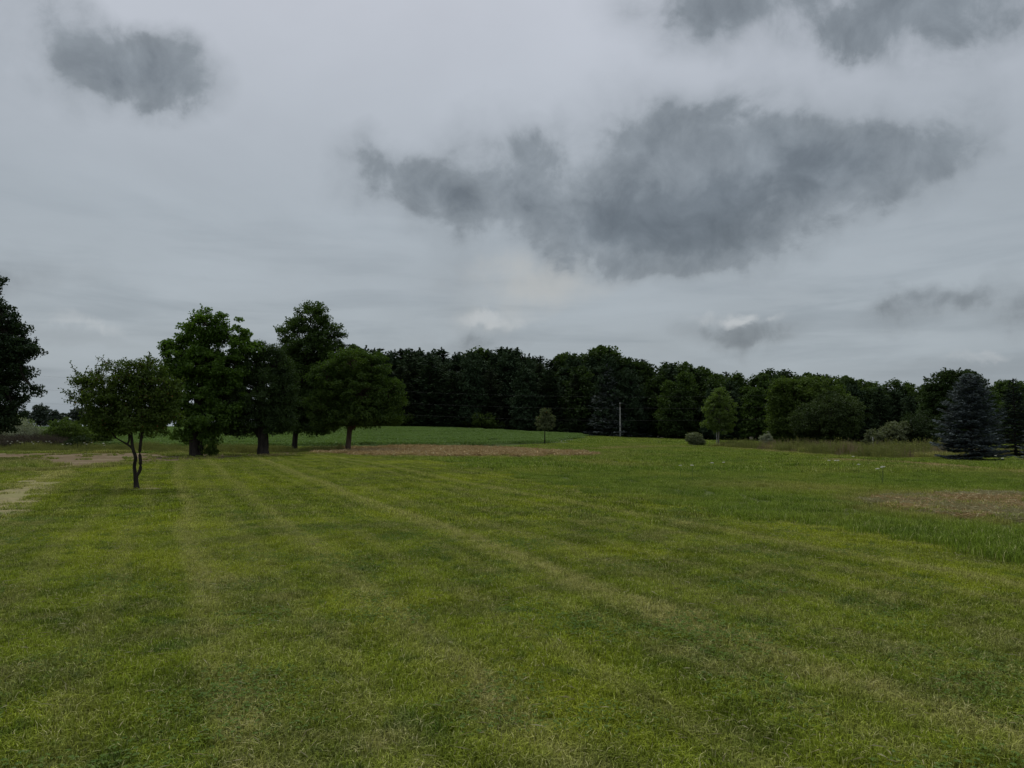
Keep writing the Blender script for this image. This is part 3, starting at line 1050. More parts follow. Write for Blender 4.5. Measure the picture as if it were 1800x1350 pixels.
def jitter_grid(x0, x1, y0, y1, step, mask, seed, view=0.78, pad=3.0, ymin=1.5):
    rng = np.random.default_rng(seed)
    xs = np.arange(x0, x1, step)
    ys = np.arange(y0, y1, step)
    X, Y = np.meshgrid(xs, ys)
    X = X.ravel() + rng.uniform(-.3, .3, X.size) * step
    Y = Y.ravel() + rng.uniform(-.3, .3, Y.size) * step
    k = (np.abs(X) < view * np.maximum(Y, 0) + pad) & (Y > ymin)
    k &= mask(X, Y)
    return X[k], Y[k]


def dist_poly(x, y, line):
    best = np.full(np.shape(x), 1e9)
    for (x1, y1), (x2, y2) in zip(line[:-1], line[1:]):
        dx, dy = x2 - x1, y2 - y1
        t = np.clip(((x - x1) * dx + (y - y1) * dy) / (dx * dx + dy * dy), 0, 1)
        best = np.minimum(best, np.hypot(x - x1 - t * dx, y - y1 - t * dy))
    return best


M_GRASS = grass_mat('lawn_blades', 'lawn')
M_MEAD = grass_mat('meadow_blades', 'meadow')
M_CROP = leaf_mat('crop_leaf', (0.112, 0.175, 0.048), (0.158, 0.240, 0.068), 0.30, .012, hue_noise=0.12)
M_STRAW = leaf_mat('straw', (0.260, 0.175, 0.085), (0.60, 0.47, 0.27), 0.1, gloss=.005, hue_noise=0.8, odd=(0.75, 0.66, 0.46))
M_STRAW_PALE = leaf_mat('clippings', (0.26, 0.23, 0.12), (0.46, 0.42, 0.26), 0.15, gloss=.01, hue_noise=2.0)
M_WEED = leaf_mat('weed_leaf', (0.105, 0.125, 0.034), (0.270, 0.275, 0.090), 0.3, .01, hue_noise=0.5, odd=(.42, .36, .2))
M_WEED_P = leaf_mat('weed_brown', (0.150, 0.118, 0.072), (0.310, 0.245, 0.150), 0.25, .01, hue_noise=0.5)


def not_bare(x, y):
    return ~(MULCHF_F(x, y) | MULCHN_F(x, y) | ROAD_F(x, y) | SOIL_F(x, y))


def z_of(x, y):
    return np.stack([x, y, terrain(x, y)], 1)


def lawn_dry(x, y):
    d = dist_poly(x, y, PALE_TRACK)
    v = 1.5 * (1 - S(0.15, 0.95, d + .25 * vnoise(x, y, 1.5, 44)))
    base = np.array(base_at(240, 20.6))
    rr = np.hypot((x - base[0] - .25) / 1.5, (y - base[1]))
    v = np.maximum(v, 0.9 * (1 - S(0.35, 0.85, rr)))
    return v


rg = np.random.default_rng(5)
# near lawn
near = [blade_patch('lawn_tuft', 1250, 0.50, 0.058, 0.0045, 100 + i, M_GRASS, 0.95, tuft=0.05 if i % 2 else 0.0) for i in range(8)]
x, y = jitter_grid(-14, 13, 1.5, 13.5, 0.31, turf, 21)
hs = 1.0 + 0.20 * vnoise(x, y, 1.6, 8)
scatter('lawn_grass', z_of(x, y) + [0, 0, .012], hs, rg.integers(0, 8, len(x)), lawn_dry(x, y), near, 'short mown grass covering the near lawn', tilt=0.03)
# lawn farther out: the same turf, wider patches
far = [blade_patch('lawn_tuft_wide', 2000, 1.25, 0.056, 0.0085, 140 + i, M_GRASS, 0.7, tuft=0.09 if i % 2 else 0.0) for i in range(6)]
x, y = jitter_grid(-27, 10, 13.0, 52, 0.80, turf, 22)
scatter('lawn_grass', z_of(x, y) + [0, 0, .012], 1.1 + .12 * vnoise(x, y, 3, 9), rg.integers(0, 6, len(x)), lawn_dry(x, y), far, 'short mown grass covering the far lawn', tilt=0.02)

# clover and dead thatch in the near lawn
def clover_patch(name, n, size, seed, mat):
    r = np.random.default_rng(seed)
    c = np.stack([r.uniform(-size / 2, size / 2, n), r.uniform(-size / 2, size / 2, n), r.uniform(.025, .062, n)], 1)
    P_, AX, NR = [], [], []
    for k in range(3):
        a = r.uniform(0, 6.28, n) if k == 0 else a + 2.09
        d = np.stack([np.cos(a), np.sin(a), np.zeros(n)], 1)
        P_.append(c + d * .009); AX.append(d); NR.append(unit(r.normal(0, .35, (n, 3)) + np.array((0, 0, 1.))))
    v, t = leaf_cards(np.concatenate(P_), np.concatenate(AX), np.concatenate(NR), .019, .017, fold=.15)
    return mesh_np(name, v, t, {'tone': np.repeat(r.random(3 * n) * .9, 4)}, mat)


M_CLOVER = leaf_mat('clover', (0.080, 0.140, 0.026), (0.150, 0.220, 0.040), 0.28, .01, hue_noise=2.0)
clv = [clover_patch('clover_leaves', 130, .6, 400 + i, M_CLOVER) for i in range(4)]
x, y = jitter_grid(-14, 13, 1.8, 15, .42, lambda a, b: lawn_mask(a, b) & (vnoise(a, b, 2.4, 61) + .6 * vnoise(a, b, .9, 62) > .34), 35)
scatter('clover', z_of(x, y) + [0, 0, .012], .9 + .3 * vnoise(x, y, 2, 29), rg.integers(0, 4, len(x)), 0 * x, clv, 'patches of clover spread through the near lawn')
tht = [straw_patch('thatch_strands', 26, .7, 410 + i, M_STRAW_PALE, .085, .0045, .055, .3) for i in range(4)]
x, y = jitter_grid(-14, 13, 1.8, 13, .55, lambda a, b: lawn_mask(a, b) & (vnoise(a, b, 1.9, 63) > -.15), 36)
scatter('dead_thatch', z_of(x, y) + [0, 0, .025], 1 + .2 * vnoise(x, y, 2, 30), rg.integers(0, 4, len(x)), 0 * x, tht, 'loose pale clippings lying in the near lawn')

# meadow: taller, uncut
md_n = [blade_patch('meadow_tuft', 1300, 0.9, 0.15, 0.0065, 180 + i, M_MEAD, 0.6, tuft=0.07) for i in range(6)]
def mead_any(a, b):
    return meadow_mask(a, b) & not_bare(a, b) & ~in_poly(a, b, DRY_PATH)
def mead_dry(x, y):
    v = 0.35 * S(.1, .8, vnoise(x, y, 9, 31))
    v = np.maximum(v, .75 * (1 - S(0.1, 2.2, dist_poly(x, y, [G(1060, 790), G(1180, 786), G(1290, 789), G(1420, 800)]))))
    v = np.maximum(v, .6 * (1 - S(0.2, 1.3, dist_poly(x, y, MULCH_NEAR))))
    v = np.maximum(v, .5 * (1 - S(0.2, 3.0, dist_poly(x, y, MULCH_FAR))))
    return v
x, y = jitter_grid(-9, 24, 6, 30, 0.62, mead_any, 23)
# freshest and tallest along the lawn's edge at the lower right
edge = dist_poly(x, y, LAWN_RIGHT)
hh = 0.62 + 0.25 * vnoise(x, y, 2.2, 10) + 0.45 * (1 - S(0.5, 3.5, edge)) * S(18, 9, y)
scatter('meadow_grass', z_of(x, y) + [0, 0, .006], hh, rg.integers(0, 6, len(x)), mead_dry(x, y) * S(.3, 2.5, edge), md_n, 'taller unmown meadow grass beyond the lawn edge', tilt=0.03)
md_f = [blade_patch('meadow_tuft_wide', 1500, 2.2, 0.17, 0.017, 210 + i, M_MEAD, 0.5, tuft=0.14) for i in range(6)]
x, y = jitter_grid(-15, 62, 29, 82, 1.5, mead_any, 24)
scatter('meadow_grass', z_of(x, y) + [0, 0, .006], 0.8 + .3 * vnoise(x, y, 5, 12), rg.integers(0, 6, len(x)), mead_dry(x, y), md_f, 'taller unmown meadow grass in the middle distance', tilt=0.02)
md_d = [blade_patch('meadow_tuft_far', 1300, 5.0, 0.20, 0.045, 240 + i, M_MEAD, 0.5) for i in range(4)]
x, y = jitter_grid(0, 105, 80, 150, 3.6, mead_any, 25)
scatter('meadow_grass', z_of(x, y) + [0, 0, .006], 0.9 + .2 * vnoise(x, y, 9, 14), rg.integers(0, 4, len(x)), mead_dry(x, y) * .5, md_d, 'distant meadow grass running up to the wood', tilt=0.0)

# crop field
cp = [crop_patch('crop_leaves', 1500, 4.4, 0.42, 0.19, 270 + i, M_CROP) for i in range(4)]
x, y = jitter_grid(-105, 14, 56, 160, 3.6, field_mask, 26)
oc = scatter('crop_plants', z_of(x, y), 0.9 + .12 * vnoise(x, y, 14, 16), rg.integers(0, 4, len(x)), 0 * x, cp, 'even green rows of crop plants on the rising field')

# rough verge left of the lawn and behind the road
vg = [blade_patch('verge_tuft', 1200, 1.5, 0.20, 0.012, 300 + i, M_MEAD, 0.6, tuft=.12) for i in range(4)]
def verge(a, b):
    return ~lawn_mask(a, b) & ~meadow_mask(a, b) & ~field_mask(a, b) & not_bare(a, b) & (b < 62)
x, y = jitter_grid(-70, -5, 20, 62, 1.0, verge, 27, view=.85)
scatter('verge_grass', z_of(x, y), .8 + .4 * vnoise(x, y, 4, 18), rg.integers(0, 4, len(x)), np.clip(.35 + .5 * vnoise(x, y, 6, 19), 0, 1), vg, 'rough grass on the verge along the dirt road')

# straw and chopped stalks on the brown patches
sw = [straw_patch('chopped_stalks', 800, 1.0, 330 + i, M_STRAW if i % 2 else M_STRAW_PALE, .22, .016, .07) for i in range(4)]
x, y = jitter_grid(6, 16, 10, 22, 0.55, MULCHN_F, 28)
scatter('chopped_straw', z_of(x, y) + [0, 0, .03], 0.9 + .3 * vnoise(x, y, 2, 20), rg.integers(0, 4, len(x)), 0 * x, sw, 'chopped brown stalks lying on the bare patch')
sw2 = [straw_patch('chopped_stalks_wide', 1100, 2.2, 340 + i, M_STRAW, .42, .05, .16, .35) for i in range(4)]
x, y = jitter_grid(-20, 10, 40, 75, 1.4, MULCHF_F, 29)
scatter('chopped_straw', z_of(x, y) + [0, 0, .03], 0.9 + .4 * vnoise(x, y, 4, 21), rg.integers(0, 4, len(x)), 0 * x, sw2, 'rust brown stubble strip beside the crop field')
x, y = jitter_grid(10, 60, 25, 60, 0.8, lambda a, b: in_poly(a, b, DRY_PATH), 30)
dp = [blade_patch('dry_path_tuft', 700, 1.3, 0.06, 0.014, 350 + i, M_MEAD, 1.2) for i in range(3)]
scatter('dry_grass', z_of(x, y) + [0, 0, .01], 1 + 0 * x, rg.integers(0, 3, len(x)), 1 + 0 * x, dp, 'bleached strip of dry grass crossing the meadow')

# sparse tufts creeping over the bare ground
def thin(f, keep, seed):
    def g(a, b):
        return f(a, b) & (vnoise(a, b, 2.2, seed) + .5 * vnoise(a, b, .7, seed + 1) > keep)
    return g
sp_t = [blade_patch('sparse_tuft', 300, 0.8, 0.15, 0.010, 380 + i, M_MEAD, 0.8, tuft=.05) for i in range(4)]
for nm, fm, box, keep, lab in (('mulch_tufts', MULCHN_F, (6, 16, 10, 22), -.15, 'sparse grass tufts growing through the near brown patch'),
                               ('mulch_tufts', MULCHF_F, (-20, 10, 40, 75), -.3, 'sparse grass tufts growing through the far brown strip'),
                               ('road_tufts', ROAD_F, (-60, -12, 26, 52), .42, 'grass tufts along the middle and edges of the dirt road'),
                               ('soil_tufts', SOIL_F, (-30, -8, 30, 60), .2, 'thin grass on the shaded soil under the trees')):
    x, y = jitter_grid(*box, .6, thin(fm, keep, 90), 33, view=.9)
    scatter(nm, z_of(x, y) + [0, 0, .02], .8 + .3 * vnoise(x, y, 2, 25), rg.integers(0, 4, len(x)), np.clip(.2 + .5 * vnoise(x, y, 3, 26), 0, 1), sp_t, lab)
# tall tan grass among the weeds
tg = [blade_patch('tan_grass', 420, 1.2, 0.62, 0.014, 390 + i, M_MEAD, 0.4, tuft=.10) for i in range(4)]
TAN = [G(1280, 787), G(1345, 791), G(1420, 798), (26, 66), (22, 72), (19, 73)]
TAN2 = [G(1530, 806), G(1660, 808), (34, 56), (36, 62), (29, 62)]
x, y = jitter_grid(12, 45, 40, 80, .75, lambda a, b: (in_poly(a, b, TAN) | in_poly(a, b, TAN2)) & (vnoise(a, b, 3, 71) > -.25), 34)
scatter('tan_grass', z_of(x, y), .7 + .35 * vnoise(x, y, 3, 27), rg.integers(0, 4, len(x)), np.clip(.55 + .4 * vnoise(x, y, 4, 28), 0, 1), tg, 'tall tan grass at the foot of the field trees')

# tall weeds
wd = [weed_patch('weed_stand', 46, 1.6, 0.95, 360 + i, M_WEED) for i in range(4)]
wb = [weed_patch('weed_stand_brown', 50, 1.6, 1.0, 370 + i, M_WEED_P, .07) for i in range(3)]
WEEDS = [G(1300, 789), G(1400, 797), G(1470, 803), G(1560, 809), G(1650, 806), (36, 58), (45, 66), (34, 80), (25, 80), (21, 76)]
x, y = jitter_grid(15, 50, 40, 85, 0.95, lambda a, b: in_poly(a, b, WEEDS) & (vnoise(a, b, 3.5, 72) > -.38), 31)
hs = .26 + .55 * S(-.2, .5, vnoise(x, y, 4, 22)) + .35 * rg.random(len(x)) ** 3 + .5 * (rg.random(len(x)) < .07)
ii = np.where(vnoise(x, y, 5, 23) + .02 * (x - 29) > .12, 4 + rg.integers(0, 3, len(x)), rg.integers(0, 4, len(x)))
scatter('tall_weeds', z_of(x, y), hs, ii, 0 * x, wd + wb, 'tall tangled weeds and brown seed heads before the bushes')
VERGE_W = [(-62, 50), (-40, 50.5), (-22, 50), (-17, 48.5), (-12, 51), (-12, 55), (-20, 57), (-62, 60)]
x, y = jitter_grid(-62, -10, 46, 62, 0.8, lambda a, b: in_poly(a, b, VERGE_W), 32, view=.9)
hs = .22 + .28 * S(-.3, .6, vnoise(x, y, 5, 24)) + .25 * rg.random(len(x)) ** 2
scatter('verge_weeds', z_of(x, y), hs, rg.integers(0, 4, len(x)), 0 * x, wd, 'weedy strip between the dirt road and the crop field')


# ------------------------------------------------------------------ the trees by the lawn
def make(name, label, cat, px, d, seed, stems, lobes, m_leaf, m_bark, group=None, **kw):
    b = base_at(px, d)
    b[2] -= 0.03
    tp = []
    for pts, rad in stems:
        k = d / F_PX
        tp.append((stem_px(b, d, pts), [r * k for r in rad]))
    lb = [lobe_px(b, d, *l) for l in lobes]
    data = broadleaf(seed, tp, lb, **kw)
    return plant_tree(name, label, cat, tuple(b), tree_meshes(data, name, m_leaf, m_bark), group)


make('crabapple_tree', 'small forked crabapple tree with wispy shoots standing alone on the mown lawn', 'tree', 240, 20.6, 1,
     [([(240, 860), (239, 845), (238.5, 833)], [5.0, 3.9, 4.0]),
      ([(238, 836), (236, 820), (239, 805), (233, 788), (231, 765), (222, 735), (205, 705)], [3.2, 2.9, 2.9, 2.7, 2.4, 1.8, 1.0]),
      ([(239.5, 838), (247, 826), (247, 810), (245, 795), (249, 765), (258, 730), (268, 695)], [2.8, 2.8, 2.8, 2.6, 2.4, 1.8, 1.0]),
      ([(234, 789), (224, 781), (204, 770)], [2.0, 1.6, 0.9])],
     [(200, 700, 48, 36), (262, 695, 42, 46), (168, 672, 30, 24, .55), (222, 662, 42, 32, .75), (285, 725, 34, 36), (185, 738, 42, 26), (236, 742, 52, 26),
      (150, 700, 24, 20, .5), (142, 668, 16, 14, .35), (258, 655, 30, 24, .7), (296, 690, 22, 26, .8), (160, 728, 22, 18, .7)],
     M_CRAB, M_BARK, leaf=(0.075, 0.045), clump_r=0.20, dens=1.9, n_per=36, shoots=120, shoot_len=0.40, limb_from=0.75, shell=.75)

make('maple_tree', 'tall double-topped maple with a broken trunk at the end of the dirt road', 'tree', 343, 43, 2,
     [([(343, 806), (342, 790), (341, 770), (345, 740), (352, 690), (358, 630), (362, 590)], [10, 8.6, 8, 8, 6.5, 4.2, 2]),
      ([(352, 804), (355, 785), (351, 765), (362, 735), (390, 690), (415, 640), (424, 600)], [4, 3.2, 3.2, 3, 2.8, 2.2, 1.2])],
     [(365, 572, 36, 30), (350, 590, 34, 28), (384, 594, 18, 28), (425, 586, 14, 24, .8), (426, 615, 32, 22), (328, 620, 42, 26), (296, 612, 20, 12, .8),
      (350, 640, 55, 30), (310, 655, 38, 26), (395, 650, 45, 34), (340, 700, 60, 34), (400, 700, 40, 34), (300, 720, 34, 30), (370, 735, 50, 24),
      (322, 768, 20, 14, .7), (372, 776, 20, 13, .6), (360, 752, 34, 16, .8)],
     M_MAPLE, M_BARK, leaf=(0.155, 0.115), clump_r=0.38, dens=0.95, n_per=64, shoots=26, shoot_len=0.5, droop=.5)

make('dense_tree', 'dense dark round-crowned tree on a thick trunk', 'tree', 462, 44, 3,
     [([(463, 804), (462, 790), (463, 775), (460, 755), (458, 700), (462, 650)], [11.5, 9.5, 9, 9, 6.5, 3]),
      ([(461, 772), (448, 755), (430, 735), (410, 700)], [5, 4, 3, 1.5])],
     [(450, 640, 46, 36), (482, 640, 32, 34), (420, 668, 36, 40), (460, 690, 60, 44), (502, 690, 24, 46), (440, 725, 50, 30), (490, 735, 34, 26),
      (405, 715, 30, 34), (398, 745, 22, 18), (470, 755, 28, 10, .6), (428, 758, 26, 10, .6)],
     M_DENSE, M_BARK, leaf=(0.115, 0.07), clump_r=0.38, dens=1.4, n_per=72, shoots=24, shoot_len=0.35)

make('tall_tree', 'tallest broadleaf tree of the clump, on a slender straight trunk', 'tree', 518, 56, 4,
     [([(518, 799), (518, 780), (520, 755), (526, 700), (538, 640), (545, 580)], [5.5, 4.6, 4.4, 4, 3, 1.2])],
     [(545, 562, 36, 32), (520, 588, 32, 26), (578, 592, 26, 26, .9), (548, 612, 52, 26), (596, 588, 10, 10, .6), (545, 655, 46, 30), (508, 640, 28, 34),
      (588, 632, 28, 22, .8), (530, 705, 42, 34), (560, 700, 34, 30), (552, 748, 42, 16, .7), (612, 606, 18, 8, .4), (515, 738, 28, 20, .8)],
     M_TALL, M_BARK, leaf=(0.15, 0.105), clump_r=0.42, dens=1.15, n_per=60, shoots=44, shoot_len=0.5)

make('round_tree', 'broad olive-green round tree beside the brown stubble strip', 'tree', 612, 53, 5,
     [([(611, 796), (612, 782), (614, 765), (616, 740), (618, 690), (622, 650)], [6.0, 4.6, 4.4, 4.2, 3, 1.5]),
      ([(615, 758), (636, 735), (656, 700)], [2.4, 2, 1])],
     [(618, 642, 46, 32), (575, 668, 34, 34), (655, 650, 32, 30), (632, 690, 60, 42), (682, 700, 30, 36, .95), (572, 712, 34, 30), (640, 728, 56, 24),
      (596, 738, 40, 18), (694, 690, 18, 24, .7), (680, 735, 28, 14, .7), (560, 735, 20, 16, .8)],
     M_ROUND, M_BARK_RED, leaf=(0.14, 0.09), clump_r=0.40, dens=1.3, n_per=68, shoots=60, shoot_len=0.45)

make('shade_tree', 'big dark shade tree cut off by the edge beside the dirt road', 'tree', -62, 40, 6,
     [([(-62, 810), (-62, 780), (-60, 700), (-50, 600), (-30, 520)], [15, 12, 10, 7, 3])],
     [(-12, 505, 16, 28), (0, 560, 30, 30), (26, 588, 22, 22), (14, 615, 52, 24), (48, 612, 24, 14, .8), (0, 655, 48, 30), (40, 650, 20, 14, .8),
      (8, 700, 40, 26), (58, 684, 18, 8, .7), (-60, 560, 60, 70), (-70, 660, 70, 70), (-60, 740, 66, 34), (-10, 738, 40, 22), (25, 720, 22, 12, .7),
      (-130, 640, 60, 90)],
     M_BIGLEFT, M_BARK, leaf=(0.14, 0.10), clump_r=0.40, dens=1.15, n_per=60, shoots=60, shoot_len=0.45)


# ------------------------------------------------------------------ the wood
rng = np.random.default_rng(42)


def wood_broad(seed, H, R_, mat, low=0.10):
    r = np.random.default_rng(seed)
    lobes = []
    for i in range(11):
        f = (i + .5) / 11
        z = H * (low + 0.82 * f)
        w = R_ * (0.55 + 0.5 * math.sin(math.pi * min(1, f * 0.85 + .12))) * (1 - .35 * f)
        a = i * 2.4 + r.normal(0, .3)
        lobes.append((math.cos(a) * w * .5, math.sin(a) * w * .5, z, w * .75, w * .75, H * .12, 1.0))
    lobes.append((r.normal(0, .4), r.normal(0, .4), H * .92, R_ * .42, R_ * .42, H * .08, 1.0))
    tp = [([(0, 0, 0), (.1, 0, H * .3), (-.1, .1, H * .6), (0, 0, H * .85)], [.24, .2, .14, .05])]
    return tree_meshes(broadleaf(seed, tp, lobes, leaf=(.50, .34), clump_r=.95, dens=.95, n_per=26, shoots=30, shoot_len=.9, limb_from=.2), 'wood_tree', mat, M_BARK)


def wood_pine(seed, H, R_, mat, low=0.04, **kw):
    a = dict(step=.52, nb=11, card=(.72, .30), droop=.08, power=.62, tips=.3, dens=1.3, trunk_r=.2, ragged=.34, gap=.10)
    a.update(kw)
    return tree_meshes(conifer(seed, H, R_, H * low, **a), 'wood_pine', mat, M_BARK)


V_PINE = [wood_pine(501, 14, 3.9, M_PINE, power=.55), wood_pine(502, 14, 3.2, M_PINE, power=.70), wood_pine(503, 14, 3.3, M_PINE_PALE, power=.55, gap=.12),
          wood_broad(504, 14, 3.3, M_PINE)]
V_BROAD = [wood_broad(511, 13, 4.0, M_WOOD1), wood_broad(512, 13, 3.6, M_WOOD2), wood_broad(513, 13, 4.4, M_WOOD2), wood_broad(514, 13, 3.4, M_WOOD1)]

SKY_PX = [480, 640, 680, 720, 760, 800, 830, 850, 886, 915, 930, 960, 995, 1012, 1040, 1070, 1092, 1112, 1145, 1165, 1190, 1225, 1236, 1265, 1285, 1310, 1335, 1360, 1380, 1400, 1440, 1480, 1510, 1530, 1552, 1572, 1592, 1618, 1660, 1745, 1780, 1800, 1900]
SKY_PY = [620, 611, 612, 613, 615, 616, 618, 617, 609, 617, 628, 628, 625, 619, 615, 613, 622, 630, 634, 640, 636, 640, 650, 655, 655, 664, 651, 648, 656, 655, 658, 660, 663, 672, 667, 672, 674, 678, 676, 676, 668, 672, 680]
LAND = [(700, 'behind the olive tree'), (800, 'above the crop field'), (905, 'behind the pale shrub'), (1000, 'behind the sapling'),
        (1150, 'by the utility pole'), (1300, 'behind the staked tree'), (1420, 'behind the leafy tree'), (1560, 'behind the round bush'),
        (1660, 'behind the pale bush'), (2000, 'behind the blue spruce')]
KN = {'p': ['dark pine', 'slim dark pine', 'shaggy grey-green pine', 'rounded dark evergreen'], 'b': ['green broadleaf tree', 'dark broadleaf tree', 'wide dark broadleaf tree', 'narrow green broadleaf tree']}
ROWN = ['front row', 'second row', 'third row', 'skyline row']
ORD = ['first', 'second', 'third', 'fourth', 'fifth', 'sixth']
wood = []
for row, (dd, step) in enumerate(((0, 44), (6, 38), (12, 34), (19, 27))):
    px = 495 + row * 11
    while px < 1860:
        p = px + rng.normal(0, 6)
        d = float(wood_edge(p)) + dd + rng.normal(0, 1.2)
        top_py = np.interp(p, SKY_PX, SKY_PY) + (rng.uniform(8, 40), rng.uniform(4, 20), rng.uniform(0, 10), 0)[row] + rng.uniform(-2, 4)
        conif = (p < 1000 and rng.random() < .93) or (p < 1130 and rng.random() < .65) or (p >= 1130 and rng.random() < .25)
        if row >= 2 and (1000 < p < 1090 or 1330 < p < 1390):
            conif = False
        i = int(rng.choice(4, p=(.24, .18, .16, .42)) if conif else rng.integers(0, 4))
        if not conif and p < 1130 and row < 3:
            i = int(rng.integers(1, 3))
        wood.append((p, d, top_py, conif, i, row, rng.uniform(0, 6.28), rng.uniform(.95, 1.2)))
        px += step * rng.uniform(.75, 1.25) * (.62 if row == 3 and p < 1000 else 1)
names = {}
for e in wood:
    p, d, top_py, conif, i, row, rz, wsc = e
    kind = KN['p' if conif else 'b'][i]
    land = next(l for q, l in LAND if p < q)
    names.setdefault((kind, ROWN[row], land), []).append(e)
for (kind, rown, land), es in names.items():
    es.sort(key=lambda e: e[0])
    for k, (p, d, top_py, conif, i, row, rz, wsc) in enumerate(es):
        b = base_at(p, d)
        H = W(p, top_py, d)[2] - b[2]
        ms, h0 = (V_PINE[i], 14.0) if conif else (V_BROAD[i], 13.0)
        lab = f'{kind}, {rown} of wood, {land}' + (f', {ORD[k]} from the maple' if len(es) > 1 else '')
        r = plant_tree('pine_tree' if conif else 'broadleaf_tree', lab, 'tree', tuple(b), ms, 'trees of the dark wood behind the field', rz)
        r.scale = (H / h0 * wsc, H / h0 * wsc, H / h0)

# two pale grey spruces in front of the wood
sp_m = tree_meshes(conifer(521, 13.4, 4.0, .3, .50, 12, card=(.62, .17), droop=.22, power=.80, tips=.16, dens=1.25, trunk_r=.2, ragged=.16), 'grey_spruce', M_SPRUCE_G, M_BARK)
b = base_at(1068, 143)
plant_tree('grey_spruce', 'tall silvery grey spruce just beside the utility pole', 'tree', tuple(b), sp_m, sc=(W(1068, 640, 143)[2] - b[2]) / 13.4)
b = base_at(1112, 147)
plant_tree('grey_spruce', 'shorter silvery spruce half hidden behind the utility pole', 'tree', tuple(b), sp_m, rz=2.0, sc=(W(1112, 660, 147)[2] - b[2]) / 13.4)
b = base_at(1012, 146)
plant_tree('grey_spruce', 'dull green spruce in front of the pines above the mown strip', 'tree', tuple(b),
           tree_meshes(conifer(522, 12, 3.3, .3, .55, 11, card=(.62, .2), droop=.2, power=.8, dens=1.1, trunk_r=.2, ragged=.2), 'green_spruce', M_PINE_PALE, M_BARK),
           sc=(W(1012, 655, 146)[2] - b[2]) / 12)

# edge shrubs
def shrub(name, label, px, d, top, half, seed, mat, leaf=(.2, .13), clump=.4, dens=1.2, base_py=None, wide=1.0, cat='shrub', shoots=20, bark=None, extra=()):
    b = base_at(px, d)
    k = d / F_PX
    H = W(px, top, d)[2] - b[2]
    Rx = half * k
    r = np.random.default_rng(seed)
    lobes = [(0, 0, H * .48, Rx * .72, Rx * .66, H * .46)]
    for i in range(6):
        a = i * 1.05 + r.normal(0, .2)
        lobes.append((math.cos(a) * Rx * .55, math.sin(a) * Rx * .55, H * r.uniform(.25, .66), Rx * .46, Rx * .46, H * r.uniform(.24, .34)))
    lobes += list(extra)
    tp = []
    for i in range(4):
        a = i * 1.6 + .4
        tp.append(([(math.cos(a) * .08, math.sin(a) * .08, 0), (math.cos(a) * Rx * .12, math.sin(a) * Rx * .12, H * .25), (math.cos(a) * Rx * .3, math.sin(a) * Rx * .3, H * .55)], [.05 * H ** .5, .04 * H ** .5, .015]))
    data = broadleaf(seed, tp, lobes, leaf=leaf, clump_r=clump, dens=dens, n_per=34, shoots=shoots, shoot_len=.35 * max(1, H / 3), limb_from=0.0)
    return plant_tree(name, label, cat, tuple(b), tree_meshes(data, name, mat, bark or M_BARK), part_names=('stems', 'branches', 'foliage'))


shrub('edge_shrub', 'pale sprawling shrub at the foot of the dark wood above the crop field', 850, 152, 724, 34, 601, M_BUSH, (.4, .25), .8, .8)
shrub('edge_shrub', 'low grey-green shrub at the wood edge just beside the round olive tree', 702, 153, 726, 26, 602, M_BUSH, (.4, .25), .8, .9)
shrub('edge_shrub', 'dim shrub at the wood edge between sapling and pale shrub', 915, 152, 738, 18, 603, M_BUSH_D, (.4, .25), .8, 1)
shrub('round_bush', 'small grey-green bush beside the staked young tree', 1222, 76, 757, 17, 604, M_OLIVE, (.13, .07), .26, 1.2)
shrub('field_bush', 'large dark rounded bush beside the leafy field tree', 1458, 70, 684, 66, 605, M_FIELDBUSH, (.17, .11), .42, 1.3, shoots=60)
shrub('olive_bush', 'pale olive bush behind the tall weeds near the blue spruce', 1574, 74, 735, 27, 606, M_OLIVE, (.16, .10), .36, 1.2)
shrub('olive_bush', 'small pale bush tucked against the large dark rounded bush', 1533, 74, 751, 15, 607, M_OLIVE, (.15, .09), .3, 1.1)
shrub('dark_bush', 'dark green bush spreading in front of the blue spruce', 1618, 74, 722, 38, 608, M_BUSH_D, (.17, .11), .4, 1.2)
shrub('feathery_bush', 'small pale feathery bush at the foot of the leafy field tree', 1347, 73, 757, 12, 609, M_SILVER, (.11, .05), .2, .9)
shrub('silver_bush', 'silvery grey bush behind the dirt road', 30, 60, 733, 48, 610, M_SILVER, (.12, .06), .34, 1.1, shoots=50)
shrub('dead_brush', 'tangle of brown dead brush below the silvery bush', 55, 57, 762, 58, 611, M_DEAD, (.16, .02), .4, 1.3, shoots=60)
shrub('green_bush', 'rounded green bush behind the dirt road beyond the crabapple tree', 116, 61, 733, 46, 612, M_BUSH, (.15, .09), .38, 1.25, shoots=40)
shrub('green_bush', 'low dark bush on the verge beside the crabapple crown', 136, 55, 768, 20, 613, M_BUSH_D, (.13, .08), .28, 1.2)
shrub('hedge_bush', 'tall dark green bush behind the silvery bush by the road', 6, 67, 721, 50, 615, M_BUSH, (.17, .11), .42, 1.2, shoots=40)
shrub('hedge_bush', 'mid green bush seen under the crabapple crown beyond the road', 172, 63, 746, 30, 616, M_BUSH, (.15, .09), .36, 1.2, shoots=30)
shrub('trunk_suckers', 'leafy suckers growing at the foot of the maple', 371, 43, 783, 14, 614, M_BUSH, (.14, .09), .2, .45)

